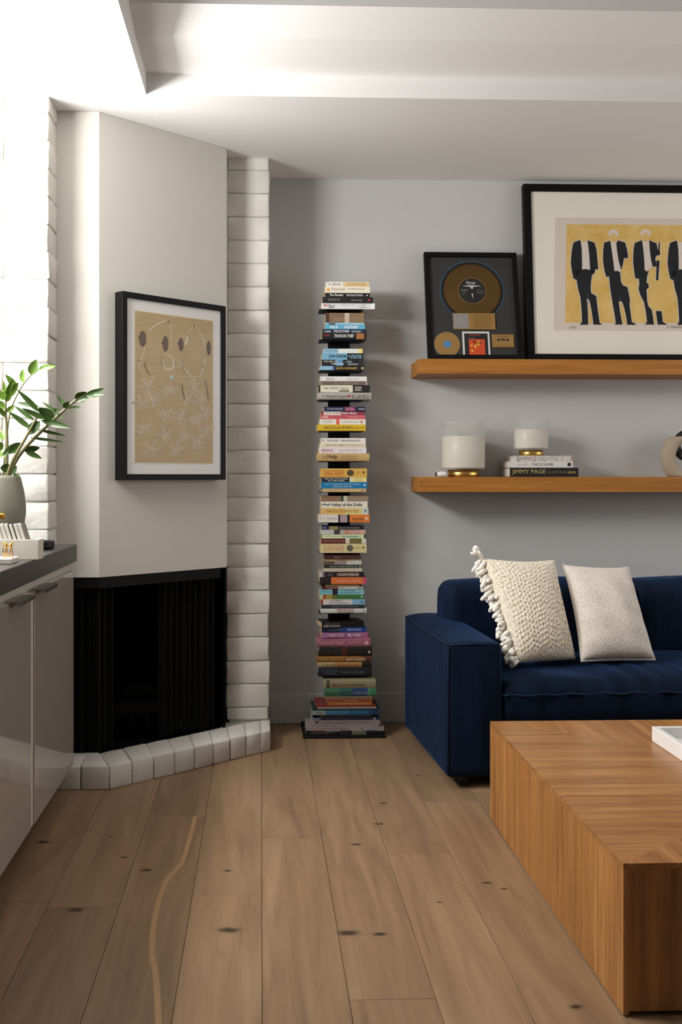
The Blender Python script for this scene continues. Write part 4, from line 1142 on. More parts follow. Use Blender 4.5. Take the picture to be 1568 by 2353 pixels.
LEAVES = {
 'A': [(-0.746,1.396,-0.816,1.471,0.022),(-0.747,1.415,-0.825,1.430,0.017),(-0.762,1.368,-0.832,1.418,0.015),(-0.774,1.342,-0.848,1.398,0.020),(-0.725,1.373,-0.801,1.409,0.018),(-0.744,1.366,-0.789,1.321,0.035),(-0.809,1.293,-0.876,1.251,0.026),(-0.806,1.293,-0.850,1.256,0.028),],
 'B': [(-0.631,1.440,-0.594,1.468,0.039),(-0.598,1.457,-0.530,1.479,0.018),(-0.584,1.455,-0.530,1.456,0.020),(-0.628,1.437,-0.581,1.448,0.018),(-0.660,1.415,-0.696,1.456,0.014),(-0.668,1.411,-0.648,1.434,0.023),(-0.687,1.391,-0.747,1.435,0.017),(-0.699,1.398,-0.685,1.408,0.023),(-0.702,1.375,-0.752,1.413,0.039),(-0.748,1.371,-0.641,1.344,0.023),(-0.759,1.340,-0.667,1.319,0.011),(-0.785,1.313,-0.673,1.298,0.010),(-0.806,1.268,-0.755,1.279,0.024),(-0.799,1.264,-0.745,1.241,0.019),(-0.685,1.383,-0.668,1.379,0.010),(-0.654,1.412,-0.611,1.416,0.011),(-0.850,1.188,-0.828,1.216,0.026),(-0.841,1.186,-0.813,1.183,0.012),(-0.885,1.209,-0.848,1.209,0.029),],
 'C': [(-0.774,1.550,-0.709,1.563,0.023),(-0.800,1.534,-0.774,1.584,0.034),(-0.823,1.505,-0.831,1.555,0.028),(-0.846,1.482,-0.881,1.532,0.024),(-0.843,1.482,-0.858,1.511,0.022),],
 'D': [(-0.870,1.451,-0.877,1.507,0.014),(-0.868,1.449,-0.828,1.502,0.026),(-0.869,1.442,-0.895,1.475,0.026),(-0.870,1.435,-0.853,1.470,0.019),(-0.872,1.418,-0.904,1.425,0.033),(-0.870,1.382,-0.890,1.418,0.017),(-0.868,1.399,-0.846,1.425,0.019),(-0.870,1.456,-0.840,1.513,0.019),(-0.874,1.307,-0.895,1.337,0.036),(-0.881,1.273,-0.904,1.295,0.031),(-0.876,1.245,-0.897,1.273,0.029),],
 'E': [(-0.940,1.352,-0.973,1.376,0.029),(-0.947,1.386,-0.919,1.410,0.026),(-0.954,1.419,-0.985,1.448,0.029),(-0.957,1.424,-0.950,1.476,0.029),(-0.931,1.317,-0.966,1.324,0.029),(-0.950,1.400,-0.982,1.409,0.026),],
 'F': [(-0.920,1.291,-0.954,1.272,0.028),(-0.936,1.309,-0.943,1.347,0.028),(-0.954,1.330,-0.989,1.354,0.028),(-0.901,1.260,-0.931,1.246,0.028),],
}

rl = random.Random(21)
def leaf_bm(p, q, w, seed):
    rg = random.Random(seed)
    p, q = Vector(p), Vector(q); d = q - p; L_ = d.length; d.normalize()
    view = Vector((0.22, -1, 0.05)).normalized()
    side = d.cross(view).normalized()
    nrm = side.cross(d).normalized()
    # roll the blade about its midrib
    tilt = rg.uniform(-.55, .55)
    s2 = side * math.cos(tilt) + nrm * math.sin(tilt); n2 = nrm * math.cos(tilt) - side * math.sin(tilt)
    bm = bmesh.new(); n = 8; rows = []
    bend = rg.uniform(-.07, .07) * L_
    for i in range(n + 1):
        t = i / n
        ww = w / 2 * (math.sin(math.pi * t ** 0.8) ** 0.8 if 0 < t < 1 else 0.02)
        c = p.lerp(q, t) + n2 * bend * math.sin(math.pi * t)
        f = 0.28 * ww
        rows.append([bm.verts.new(c - s2 * ww + n2 * f), bm.verts.new(c - s2 * ww * .5 + n2 * f * .25), bm.verts.new(c - n2 * f * .2), bm.verts.new(c + s2 * ww * .5 + n2 * f * .25), bm.verts.new(c + s2 * ww + n2 * f)])
    for a, b in zip(rows, rows[1:]):
        for k in range(4): bm.faces.new((a[k], a[k + 1], b[k + 1], b[k]))
    return bm
root = Vector((-0.898, 3.60, CT + 0.215))
for nm, (pts, r) in STEMS.items():
    pts = [Vector(p) for p in pts]
    pts[0] = Vector((max(-0.925, min(-0.872, pts[0].x)), 3.60 + (pts[0].y - 3.60) * 0.45, CT + 0.20))
    Q = pts
    for _ in range(2):
        Z = [Q[0]]
        for a, b in zip(Q, Q[1:]): Z += [a.lerp(b, .25), a.lerp(b, .75)]
        Q = Z + [Q[-1]]
    bm = bmesh.new(); tube(bm, Q, [(1.0 if r > .004 else 1.25) * r * (1.0 - 0.6 * i / (len(Q) - 1)) for i in range(len(Q))], 8)
    st = obj('stem', bm, M_stem, pot, smooth=True)
    y0 = pts[-1].y
    for i, (x0, z0, x1, z1, w) in enumerate(LEAVES[nm]):
        dy = rl.uniform(-.035, .03)
        obj('leaf', leaf_bm((x0, y0, z0), (x1, y0 + dy, z1), w, i * 13 + len(nm) + ord(nm)), M_leaf2 if nm in 'CD' else M_leaf, pot, smooth=True)

# stone box with a row of leaning tiles
by0, by1 = 3.20, 3.275
sb = thing('stone_box', (-0.83, 3.24, CT), 'long open cream stone box near the counter edge', 'box')
bm = bmesh.new()
bx(bm, -0.905, -0.676, by0, by0 + .010, CT, CT + .0605, 0, .001); bx(bm, -0.905, -0.676, by1 - .010, by1, CT, CT + .0605, 0, .001)
bx(bm, -0.905, -0.895, by0 + .010, by1 - .010, CT, CT + .0605); bx(bm, -0.686, -0.676, by0 + .010, by1 - .010, CT, CT + .0605)
bx(bm, -0.895, -0.686, by0 + .010, by1 - .010, CT, CT + .008)
obj('box_body', bm, M_marble2, sb)
M_tile = plain('ivory_tile', 'E4DFD4', .35); M_tile2 = plain('black_tile_back', '2A2420', .5); M_tile4 = plain('pale_tile_back', 'B9B4AA', .5); M_tile3 = plain('grey_tile', '8A857A', .5)
ORD = ['first', 'second', 'third', 'fourth', 'fifth', 'sixth', 'seventh', 'eighth', 'ninth', 'tenth', 'eleventh', 'twelfth', 'thirteenth', 'fourteenth', 'fifteenth', 'sixteenth', 'seventeenth']
la_ = 0.30
for i in range(13):
    xb = -0.699 - i * 0.0137
    t = thing('game_tile', (xb, 3.2375, CT + .0115), '%s leaning ivory tile counted from the open end of the stone box' % ORD[i], 'tile', 'ivory tiles in the stone box', rot=(0, -la_, 0))
    th = .0124
    obj('tile_face', box(-th, -.0024, -.0265, .0265, 0, .103 + rnd.uniform(-.002, .002), .0012), M_tile, t, True)
    obj('tile_back', box(-.0023, 0, -.0265, .0265, 0, .102, .0006), M_tile3 if i == 0 else (M_tile2 if i in (2, 3) else M_tile4), t, True)
# gold figures on a marble base
fg = thing('gold_figurine', (-0.765, 3.075, CT), 'small gold stick figures joined on a white marble slab', 'figurine')
obj('marble_base', box(-0.86, -0.7165, 3.030, 3.122, CT, CT + .0165, .002), M_marble, fg)
zb = CT + .0165
def gold(pts, r): 
    bm = bmesh.new(); tube(bm, pts, r, 8); obj('gold_rod', bm, M_gold, fg, smooth=True)
for cx_ in (-0.7385, -0.7245):
    gold([(cx_ - .004, 3.06, zb), (cx_ - .003, 3.06, zb + .020), (cx_, 3.06, zb + .032)], .0014)
    gold([(cx_ + .004, 3.06, zb), (cx_ + .003, 3.06, zb + .020), (cx_, 3.06, zb + .032)], .0014)
    gold([(cx_, 3.06, zb + .030), (cx_, 3.06, zb + .043)], .0026)
gold([(-0.7465, 3.06, zb + .046), (-0.741, 3.06, zb + .040), (-0.7385, 3.06, zb + .042), (-0.7315, 3.06, zb + .033), (-0.7245, 3.06, zb + .042), (-0.7215, 3.06, zb + .041), (-0.716, 3.06, zb + .048)], .0015)
gold([(-0.7465, 3.06, zb), (-0.748, 3.06, zb + .02), (-0.7465, 3.06, zb + .046)], .0014)
# tall brass ornament whose tip shows at the picture edge
br = thing('brass_ornament', (-0.835, 3.36, CT), 'brass ornament showing its gold tip behind the ivory tiles', 'ornament')
bm = bmesh.new(); lathe(bm, [(0, 0), (.022, 0), (.022, .006), (.006, .012), (.005, .10), (.004, .118), (0, .118)], -0.835, 3.36, CT, 20); obj('stand', bm, M_gold, br, smooth=True)
obj('tip', box(-0.851, -0.8155, 3.352, 3.368, CT + .1185, CT + .135, .003), M_gold, br)
# black puck
pk = thing('black_speaker', (-0.756, 3.655, CT), 'flat round black speaker on the counter beside the brick pier', 'speaker')
bm = bmesh.new(); lathe(bm, [(0, 0), (.032, 0), (.034, .004), (.038, .006), (.0395, .010), (.0395, .026), (.037, .0295), (0, .030)], -0.756, 3.655, CT, 48); obj('body', bm, plain('black_plastic', '101010', .5), pk, smooth=False)
bm = bmesh.new(); lathe(bm, [(0, .0302), (.030, .0302), (.031, .0306), (0, .0306)], -0.756, 3.655, CT, 48); obj('grille', bm, plain('grey_fabric', '2A2A2A', .9), pk)

# ================================================================== book tower
tw = thing('book_tower', (0.372, 4.84, 0), 'tall black metal spine bookcase hidden behind piles of books', 'bookcase')
TCX = 0.3675
PILES = [
  [
   ('white and tan paperback with spaced capitals', 0.296, 0.495, 2.047, 2.07, 4.765, 0, 0, 0, [(0.4, 'E6E2DA'), (1, 'DCC398')], [('T.C. BOYLE', 0.04, 0.34, 0.25, 0.75, '2B2B2B', 0), ('WATER MUSIC', 0.48, 0.93, 0.25, 0.75, 'B98A4E', 0)]),
   ('cream paperback with an orange emblem', 0.292, 0.498, 2.019, 2.047, 4.765, 0, 0, 0, [(1, 'E8DFCB')], [('Peterson', 0.15, 0.44, 0.4, 0.9, '9A8A78', 0), ('A Field Guide to Western Birds', 0.5, 0.88, 0.55, 0.8, '8A8078', 0), ('●', 0.04, 0.11, 0.2, 0.8, 'E2A45A', 0)]),
   ('slim black paperback with white title and dot', 0.294, 0.498, 2.0, 2.019, 4.765, 0, 0, 0, [(1, '16161A')], [('The Reader', 0.09, 0.41, 0.25, 0.8, 'D8D8D4', 1), ('Bernhard Schlink', 0.48, 0.85, 0.25, 0.8, 'C8C8C4', 1), ('●', 0.92, 0.95, 0.3, 0.6, 'F0F0F0', 0)]),
   ('plain black book with small grey capitals', 0.281, 0.512, 1.973, 2.0, 4.765, 0, 0, 0, [(1, '1C1B1C')], [('GAVIOTA', 0.11, 0.35, 0.35, 0.75, '9C9690', 0), ('ISABEL OTERO', 0.57, 0.79, 0.35, 0.6, 'A8A39C', 0), ('•', 0.9, 0.95, 0.3, 0.7, 'B03030', 0)]),
   ('white book with large grey serif title', 0.276, 0.521, 1.946, 1.973, 4.765, 0, 0, 0, [(0.93, 'DCDCDC'), (1, 'EDEDED')], [('n', 0.05, 0.11, 0.4, 0.8, 'B9363A', 1), ('fair', 0.13, 0.26, 0.15, 0.85, '77777A', 1), ('THE PRACTICE', 0.36, 0.62, 0.55, 0.75, 'B0B0B4', 0), ('Anna', 0.74, 0.82, 0.55, 0.85, '8A8A8E', 0), ('Rodriguez', 0.7, 0.86, 0.12, 0.42, '8A8A8E', 0)]),
  ],
  [
   ('thick brown paperback with a small portrait', 0.295, 0.47, 1.883, 1.928, 4.765, 0, 0, 0, [(0.1, '4B3628'), (0.5, '7D6650'), (0.62, 'C2AFA0'), (0.94, '846D52'), (1, '93744A')], [('MARTIN', 0.22, 0.48, 0.2, 0.55, 'A08B74', 0), ('LONDON', 0.68, 0.92, 0.2, 0.55, 'A08B74', 0)]),
   ('thin pale blue paperback with a dark tab', 0.294, 0.472, 1.873, 1.883, 4.765, 0, 0, 0, [(0.09, '86B8CC'), (0.26, '5A6A74'), (1, '8FC0D6')], [('HOW TO BE GOOD', 0.66, 0.88, 0.2, 0.8, 'DDE9EE', 0)]),
   ('sky blue paperback with bold white capitals', 0.294, 0.476, 1.854, 1.873, 4.765, 0, 0, 0, [(1, '5FA9C6')], [('NICK', 0.12, 0.33, 0.15, 0.85, 'E8EEF0', 1), ('HORNBY', 0.48, 0.84, 0.15, 0.85, 'E8EEF0', 1)]),
   ('dark navy paperback with white capitals', 0.281, 0.484, 1.835, 1.854, 4.765, 0, 0, 0, [(1, '1D2438')], [('a novel', 0.05, 0.18, 0.2, 0.85, 'C9CED6', 1), ('THE ICE STORM', 0.25, 0.6, 0.2, 0.85, 'D5D9DE', 1), ('RICK MOODY', 0.66, 0.88, 0.2, 0.7, 'C0C6CE', 1)]),
   ('black paperback with ragged white lettering and brown corner', 0.279, 0.483, 1.808, 1.835, 4.765, 0, 0, 0, [(0.77, '131114'), (0.94, 'A06A3E'), (1, '2A1E18')], [('ZUSAK', 0.03, 0.17, 0.5, 0.8, 'B03028', 1), ('THE BOOK THIEF', 0.27, 0.71, 0.3, 0.8, 'E8E6E2', 1)]),
  ],
  [
   ('thin book fading from blue to white with yellow end', 0.285, 0.465, 1.744, 1.765, 4.765, 0, 0, 0, [(0.38, '8DB6CA'), (0.9, 'D9DAD6'), (1, 'E6CE7C')], [('DAVID SEDARIS', 0.05, 0.38, 0.3, 0.7, '6A8A9C', 0)]),
   ('half blue half black paperback with tall capitals', 0.278, 0.468, 1.714, 1.744, 4.765, 0, 0, 0, [(0.61, '78A9C4'), (1, '17191E')], [('JOHN GRISHAM', 0.17, 0.58, 0.15, 0.8, '1E3A50', 1), ('THE', 0.63, 0.68, 0.4, 0.65, 'A9C3D0', 0), ('LITIGATORS', 0.69, 0.96, 0.15, 0.8, '86B0C4', 1)]),
   ('black paperback with a blurred blue patch', 0.278, 0.47, 1.686, 1.714, 4.765, 0, 0, 0, [(0.33, '15171A'), (0.5, '5E8FB4'), (0.62, '1C2126'), (0.7, '2B4A44'), (0.88, '17191C'), (1, '2A2B2D')], [('THE GIRL ON', 0.04, 0.37, 0.6, 0.85, 'D5D5D0', 1), ('THE TRAIN', 0.23, 0.52, 0.2, 0.45, 'E0E4E6', 1), ('PAULA', 0.58, 0.73, 0.55, 0.8, 'B0BDB8', 1), ('HAWKINS', 0.63, 0.86, 0.15, 0.4, 'C0C8C4', 1)]),
   ('black paperback with yellow capitals and pale blue end', 0.27, 0.475, 1.667, 1.686, 4.765, 0, 0, 0, [(0.27, '86B4CC'), (0.32, '5C6FA0'), (1, '17151A')], [('NICK HORNBY', 0.36, 0.84, 0.2, 0.7, 'C9A244', 1), ('■', 0.92, 0.98, 0.2, 0.75, 'B9A070', 0)]),
  ],
  [
   ('white paperback with small faint title', 0.271, 0.484, 1.616, 1.638, 4.765, 0, 0, 0, [(1, 'DEDCDA')], [('blink', 0.13, 0.31, 0.15, 0.85, 'A9A7B4', 1), ('Malcolm Gladwell', 0.57, 0.81, 0.3, 0.7, 'BBB9BC', 0)]),
   ('mauve and olive paperback with tiny spaced capitals', 0.27, 0.489, 1.598, 1.616, 4.765, 0, 0, 0, [(0.05, '8A6C70'), (0.94, '6A5B4C'), (1, '9A7A80')], [('THE RED GRASS GATE', 0.27, 0.8, 0.3, 0.75, 'A3947E', 0)]),
   ('cream book with typewriter title and black end', 0.262, 0.498, 1.565, 1.598, 4.765, 0, 0, 0, [(0.04, '2A2724'), (0.67, 'D6D2BC'), (1, '211E1D')], [('the Other Typist', 0.11, 0.58, 0.35, 0.75, '55514A', 0), ('SUZANNE', 0.71, 0.84, 0.55, 0.82, 'CFCAC0', 1), ('RINDELL', 0.71, 0.84, 0.22, 0.48, 'CFCAC0', 1), ('__', 0.4, 0.6, 0.1, 0.3, '55514A', 0)]),
   ('silver jacketed hardback with a red heart', 0.257, 0.505, 1.532, 1.565, 4.765, 1, 0, 0, [(1, 'A8A49E')], [('I TRISTAN', 0.1, 0.55, 0.2, 0.6, '4A4642', 0), ('♥', 0.56, 0.62, 0.3, 0.65, 'A82030', 1), ('RUINED', 0.64, 0.97, 0.15, 0.7, '5A5650', 0)]),
  ],
  [
   ('slim navy paperback with pink name panel', 0.288, 0.478, 1.478, 1.499, 4.765, 0, 0, 0, [(0.5, '23284A'), (0.75, '7A3A5A'), (1, '20243F')], [('for one more day', 0.08, 0.45, 0.25, 0.8, 'A9AFC6', 1), ('Mitch Albom', 0.53, 0.73, 0.25, 0.8, 'D98AA0', 1), ('MITCH', 0.84, 0.98, 0.35, 0.65, 'DDDDE4', 1)]),
   ('maroon paperback with white title panel', 0.276, 0.472, 1.461, 1.478, 4.765, 0, 0, 0, [(0.05, '7A2C3C'), (0.46, 'D9CFC4'), (1, '8A3442')], [('the time keeper', 0.07, 0.44, 0.25, 0.75, '8C7C74', 0), ('Mitch Albom', 0.48, 0.83, 0.25, 0.85, 'E8D9D6', 1)]),
   ('coral pink paperback', 0.274, 0.477, 1.442, 1.461, 4.765, 0, 0, 0, [(1, 'C85F66')], [('wild', 0.03, 0.16, 0.3, 0.85, 'EBD5D0', 1), ('Cheryl Strayed', 0.18, 0.6, 0.2, 0.85, 'A33A48', 0), ('MEMOIR', 0.64, 0.85, 0.3, 0.75, 'D99494', 0)]),
   ('white paperback crossed by a red crayon stripe', 0.268, 0.479, 1.418, 1.442, 4.765, 0, 0, 0, [(0.36, 'DCD8CC'), (0.43, 'D6604A'), (1, 'DCD8CC')], [('R O O M', 0.09, 0.26, 0.3, 0.75, '6A6660', 0), ('EMMA DONOGHUE', 0.5, 0.85, 0.35, 0.65, 'A9A59A', 0), ('■', 0.89, 0.93, 0.3, 0.7, 'B94A44', 0)]),
   ('bright yellow book with black capitals', 0.258, 0.479, 1.389, 1.418, 4.765, 0, 0, 0, [(1, 'D2AE26')], [('NICHOLAS SPARKS', 0.13, 0.74, 0.28, 0.75, '3A3216', 0), ('THE RETURN', 0.76, 0.87, 0.3, 0.6, '5A4A18', 0), ('NS', 0.9, 0.97, 0.35, 0.65, '7A6420', 0)]),
  ],
  [
   ('white paperback with tiny capitals and a vertical name', 0.274, 0.479, 1.331, 1.356, 4.765, 0, 0, 0, [(1, 'DDD8D0')], [('RADICALISM', 0.14, 0.38, 0.35, 0.7, '4A4640', 0), ('AMERICAN REVOLUTION', 0.44, 0.88, 0.35, 0.7, '4A4640', 0), ('W', 0.03, 0.07, 0.25, 0.8, '5A5650', 0)]),
   ('slim cream paperback with a red underline', 0.268, 0.479, 1.313, 1.331, 4.765, 0, 0, 0, [(1, 'D8CBB0')], [('DRIVING MR. ALBERT', 0.12, 0.55, 0.45, 0.75, '6A5E4C', 0), ('Michael Paterniti', 0.57, 0.94, 0.45, 0.75, '8A7C66', 0)]),
   ('white paperback with red author capitals', 0.265, 0.482, 1.286, 1.313, 4.765, 0, 0, 0, [(1, 'D9D4D4')], [('KEROUAC', 0.05, 0.31, 0.25, 0.75, 'B35A60', 1), ('ON THE ROAD', 0.42, 0.83, 0.25, 0.7, 'C9A0A2', 0), ('0', 0.86, 0.89, 0.35, 0.65, '6A6664', 0)]),
   ('thick tan hardback with dark serif title', 0.255, 0.496, 1.25, 1.286, 4.765, 1, 0, 0, [(1, 'B79A66')], [('The', 0.1, 0.18, 0.35, 0.7, '8A6A40', 0), ('Help', 0.2, 0.39, 0.2, 0.85, '5A3426', 1), ('KATHRYN', 0.47, 0.76, 0.52, 0.75, '8A6E44', 0), ('STOCKETT', 0.47, 0.76, 0.2, 0.44, '8A6E44', 0)]),
  ],
  [
   ('thick golden yellow paperback with tall orange title', 0.272, 0.485, 1.176, 1.217, 4.765, 0, 0, 0, [(1, 'CDA24A')], [('SHANTARAM', 0.07, 0.5, 0.08, 0.88, 'BC5A2A', 0), ('●', 0.57, 0.72, 0.15, 0.85, '4A3A28', 0), ('GREGORY', 0.76, 0.87, 0.4, 0.7, 'B08A40', 0), ('•', 0.91, 0.95, 0.4, 0.7, '3A2A18', 0)]),
   ('paperback half black half lemon', 0.278, 0.483, 1.155, 1.176, 4.765, 0, 0, 0, [(0.62, '14161E'), (0.69, 'D2CDB4'), (1, 'D9CC86')], [('THE ART OF RACING', 0.05, 0.58, 0.55, 0.85, 'CFCBC0', 1), ('IN THE RAIN', 0.14, 0.5, 0.12, 0.42, 'CFCBC0', 1), ('GARTH', 0.74, 0.9, 0.55, 0.85, 'A8A070', 0), ('STEIN', 0.74, 0.9, 0.12, 0.42, 'A8A070', 0)]),
   ('vivid blue paperback with two lines of white', 0.274, 0.486, 1.125, 1.155, 4.765, 0, 0, 0, [(1, '0F6E9E')], [('LIES MY TEACHER TOLD ME ABOUT', 0.08, 0.85, 0.55, 0.8, 'A9CCDC', 0), ('AMERICAN HISTORY', 0.25, 0.67, 0.2, 0.42, 'B5D3E0', 0), ('●', 0.92, 0.97, 0.4, 0.7, 'C9DCE6', 0)]),
   ('slim tan paperback with a dark red ring', 0.281, 0.481, 1.109, 1.125, 4.765, 0, 0, 0, [(1, 'C2A472')], [('O', 0.89, 0.94, 0.2, 0.8, '6A2A1E', 1), ('THE ALCHEMIST', 0.1, 0.36, 0.3, 0.65, 'A98C5C', 0)]),
  ],
  [
   ('grey brown paperback with a small green photo', 0.276, 0.492, 1.066, 1.091, 4.765, 0, 0, 0, [(0.42, '80664F'), (0.47, '2E3A26'), (0.55, 'B9B7A6'), (1, '8C7868')], [('THE SECRET', 0.04, 0.34, 0.25, 0.7, '9A6A4E', 0), ('FREDERICK FORSYTH', 0.61, 0.87, 0.35, 0.6, 'B0A090', 0)]),
   ('white paperback with bold serif title and feather', 0.274, 0.488, 1.036, 1.066, 4.765, 0, 0, 0, [(1, 'D6CFC2')], [('Valley of the Dolls', 0.22, 0.88, 0.15, 0.75, '2A2A2C', 1), ('~', 0.02, 0.2, 0.35, 0.7, '5A6A70', 1)]),
   ('paperback with a rainbow wash from grey to yellow', 0.274, 0.492, 1.006, 1.036, 4.765, 0, 0, 0, [(0.15, 'D2A96A'), (0.5, 'D0B060'), (0.86, 'CDC27A'), (1, 'BFC6BE')], [('THE PSYCHOPATH TEST', 0.1, 0.8, 0.3, 0.75, 'B5724A', 1), ('JR', 0.9, 0.97, 0.3, 0.75, '4A5A50', 1)]),
   ('large paperback in white, black and orange blocks', 0.263, 0.497, 0.97, 1.006, 4.765, 0, 0, 0, [(0.385, 'D2CCC2'), (0.42, '1C181C'), (0.56, 'A08A90'), (0.61, '18161A'), (1, 'D2772E')], [('t.c. boyle', 0.03, 0.36, 0.25, 0.75, 'A69C90', 0), ('stories', 0.66, 0.88, 0.25, 0.7, '7A4A28', 1), ('•', 0.91, 0.97, 0.35, 0.7, 'E0C0A0', 1)]),
  ],
  [
   ('slim dark navy paperback with a gold band', 0.279, 0.471, 0.937, 0.953, 4.765, 0, 0, 0, [(0.17, '1E2644'), (0.38, '8A7A44'), (1, '141A30')], [('SEARCH FOR THE DEEPEST', 0.4, 0.9, 0.25, 0.75, '9A8C60', 0), ('●', 0.04, 0.09, 0.3, 0.8, '7A9AD0', 0)]),
   ('paperback with grey, black and rose photo spine', 0.272, 0.478, 0.916, 0.937, 4.765, 0, 0, 0, [(0.3, 'B5B4B2'), (0.43, '3A3634'), (0.54, 'A89A94'), (0.62, 'B57A64'), (0.86, 'B28C80'), (1, 'C29C8A')], [('DANCE', 0.62, 0.83, 0.25, 0.7, 'D2B4A4', 0)]),
   ('pale green paperback with teal title', 0.275, 0.479, 0.897, 0.916, 4.765, 0, 0, 0, [(0.02, '4A7A44'), (0.96, 'C3CDA4'), (1, '3A3A2C')], [('JHUMPA LAHIRI', 0.1, 0.38, 0.3, 0.65, 'AFBB94', 0), ('the namesake', 0.47, 0.84, 0.25, 0.75, '4A8A8A', 1)]),
   ('half dark red half olive paperback', 0.275, 0.481, 0.874, 0.897, 4.765, 0, 0, 0, [(0.54, '5E2620'), (0.63, 'CDC6B4'), (0.9, '6A6034'), (1, 'CFCBBE')], [('LOVE IN THE TIME OF CHOLERA', 0.04, 0.52, 0.35, 0.65, 'B08A80', 0)]),
   ('thick pale yellow paperback with tall faded red title', 0.271, 0.483, 0.831, 0.874, 4.765, 0, 0, 0, [(1, 'CDBE8C')], [('SHANTARAM', 0.07, 0.5, 0.1, 0.85, 'C98A70', 0), ('●', 0.57, 0.71, 0.15, 0.85, '5A5844', 0), ('GREGORY', 0.74, 0.87, 0.4, 0.7, 'B5A878', 0), ('•', 0.91, 0.95, 0.45, 0.7, '4A4030', 0)]),
  ],
  [
   ('slim dark maroon paperback, ends rounded', 0.289, 0.456, 0.804, 0.822, 4.765, 0, 0, 0, [(1, '3A1A1A')], [('PERSUASION', 0.28, 0.46, 0.25, 0.6, 'B09A90', 0), ('THE ADVENTURES OF', 0.48, 0.95, 0.25, 0.55, '8A5A50', 0)]),
   ('very slim tan paperback', 0.283, 0.46, 0.793, 0.804, 4.765, 0, 0, 0, [(0.1, '8F7C60'), (0.86, 'A98E64'), (1, '8F9484')], [('SIDDHARTHA', 0.38, 0.68, 0.25, 0.75, '6A5230', 0)]),
   ('slim paperback half grey half white', 0.283, 0.46, 0.777, 0.793, 4.765, 0, 0, 0, [(0.3, '6A5C50'), (0.62, '8C8080'), (1, 'C6C2BA')], [('The Stranger', 0.66, 0.86, 0.3, 0.7, '7A7670', 0), ('D. DEFOE', 0.04, 0.3, 0.25, 0.7, '2A2622', 1)]),
   ('slim black green paperback with white dot at end', 0.288, 0.46, 0.761, 0.777, 4.765, 0, 0, 0, [(1, '1B211C')], [('ONE OF THE FREE WATERHOUSES', 0.15, 0.9, 0.25, 0.7, 'A9AF9C', 0), ('●', 0.94, 0.98, 0.25, 0.75, 'D0D0CA', 0)]),
   ('slim cream paperback with faint lettering', 0.288, 0.462, 0.745, 0.761, 4.765, 0, 0, 0, [(1, 'C4B9A4')], [('TWO CENTURIES OF SONNETS', 0.06, 0.62, 0.3, 0.65, '9A8E7A', 0), ('STEVENSON', 0.7, 0.9, 0.4, 0.65, 'A2967F', 0)]),
   ('black paperback with spiky white title and pale end', 0.266, 0.47, 0.72, 0.745, 4.765, 0, 0, 0, [(0.08, 'B5B1AE'), (0.13, '6A5A60'), (1, '171416')], [('KHALED', 0.19, 0.3, 0.5, 0.75, '8A8480', 0), ('HOSSEINI', 0.19, 0.31, 0.2, 0.42, '8A8480', 0), ('A THOUSAND SPLENDID SUNS', 0.4, 0.89, 0.2, 0.75, 'D0B8AA', 1)]),
   ('orange paperback with a black left end', 0.269, 0.482, 0.688, 0.72, 4.765, 0, 0, 0, [(0.24, '181416'), (0.93, 'C96A34'), (1, 'B8486A')], [('AUGUSTEN', 0.03, 0.19, 0.5, 0.7, '4A4242', 0), ('RUNNING', 0.37, 0.61, 0.3, 0.65, 'DD9A74', 1), ('SCISSORS', 0.67, 0.88, 0.3, 0.65, 'DD9A74', 1)]),
  ],
  [
   ('thin mottled brown paperback', 0.293, 0.45, 0.677, 0.685, 4.765, 0, 0, 0, [(1, '7A6440')], [('GRIMM', 0.2, 0.8, 0.25, 0.7, '9A8458', 0)]),
   ('thin paperback half maroon half white', 0.278, 0.464, 0.666, 0.677, 4.765, 0, 0, 0, [(0.4, '5A1E1E'), (1, 'BDB9B2')], [('Writing for Magazines', 0.12, 0.39, 0.2, 0.75, 'C9A8A0', 1), ('LEONARD', 0.43, 0.56, 0.3, 0.7, '8A8682', 0), ('LEWIS', 0.88, 0.96, 0.2, 0.75, '4A4844', 1)]),
   ('pale aqua paperback with a small dark photo', 0.268, 0.471, 0.64, 0.666, 4.765, 0, 0, 0, [(0.29, '79AEB6'), (0.41, '1E1A26'), (1, '7DB2BC')], [('THE TIME', 0.55, 0.8, 0.55, 0.8, '3E6A74', 0), ("TRAVELER'S WIFE", 0.44, 0.9, 0.18, 0.42, '3E6A74', 0), ('NIFFENEGGER', 0.03, 0.27, 0.45, 0.65, '5A929C', 0)]),
   ('green paperback with red and yellow fruit end', 0.268, 0.472, 0.619, 0.64, 4.765, 0, 0, 0, [(0.08, 'B8BC96'), (0.14, 'A03420'), (0.28, 'A08A3A'), (0.38, '5E6A2C'), (1, '3A6A34')], [('COSTA RICA', 0.5, 0.86, 0.5, 0.8, '5A8A4A', 0), ('•', 0.92, 0.97, 0.3, 0.75, 'B0C4A4', 1)]),
   ('white field guide with red tab and blue end', 0.276, 0.476, 0.594, 0.619, 4.765, 0, 0, 0, [(0.035, '98181E'), (0.71, 'CFC7C4'), (1, '7AAAC4')], [('THE BIRDS', 0.18, 0.5, 0.55, 0.88, '5A5452', 0), ('OF COSTA RICA', 0.18, 0.62, 0.08, 0.42, '5A5452', 0), ('O', 0.9, 0.96, 0.25, 0.75, '2E3E4A', 1)]),
   ('slim slate book with tiny white capitals', 0.276, 0.474, 0.578, 0.594, 4.765, 0, 0, 0, [(1, '24292F')], [('THE HISTORY OF NATURAL LANDS', 0.24, 0.84, 0.35, 0.65, '9AA0A4', 0)]),
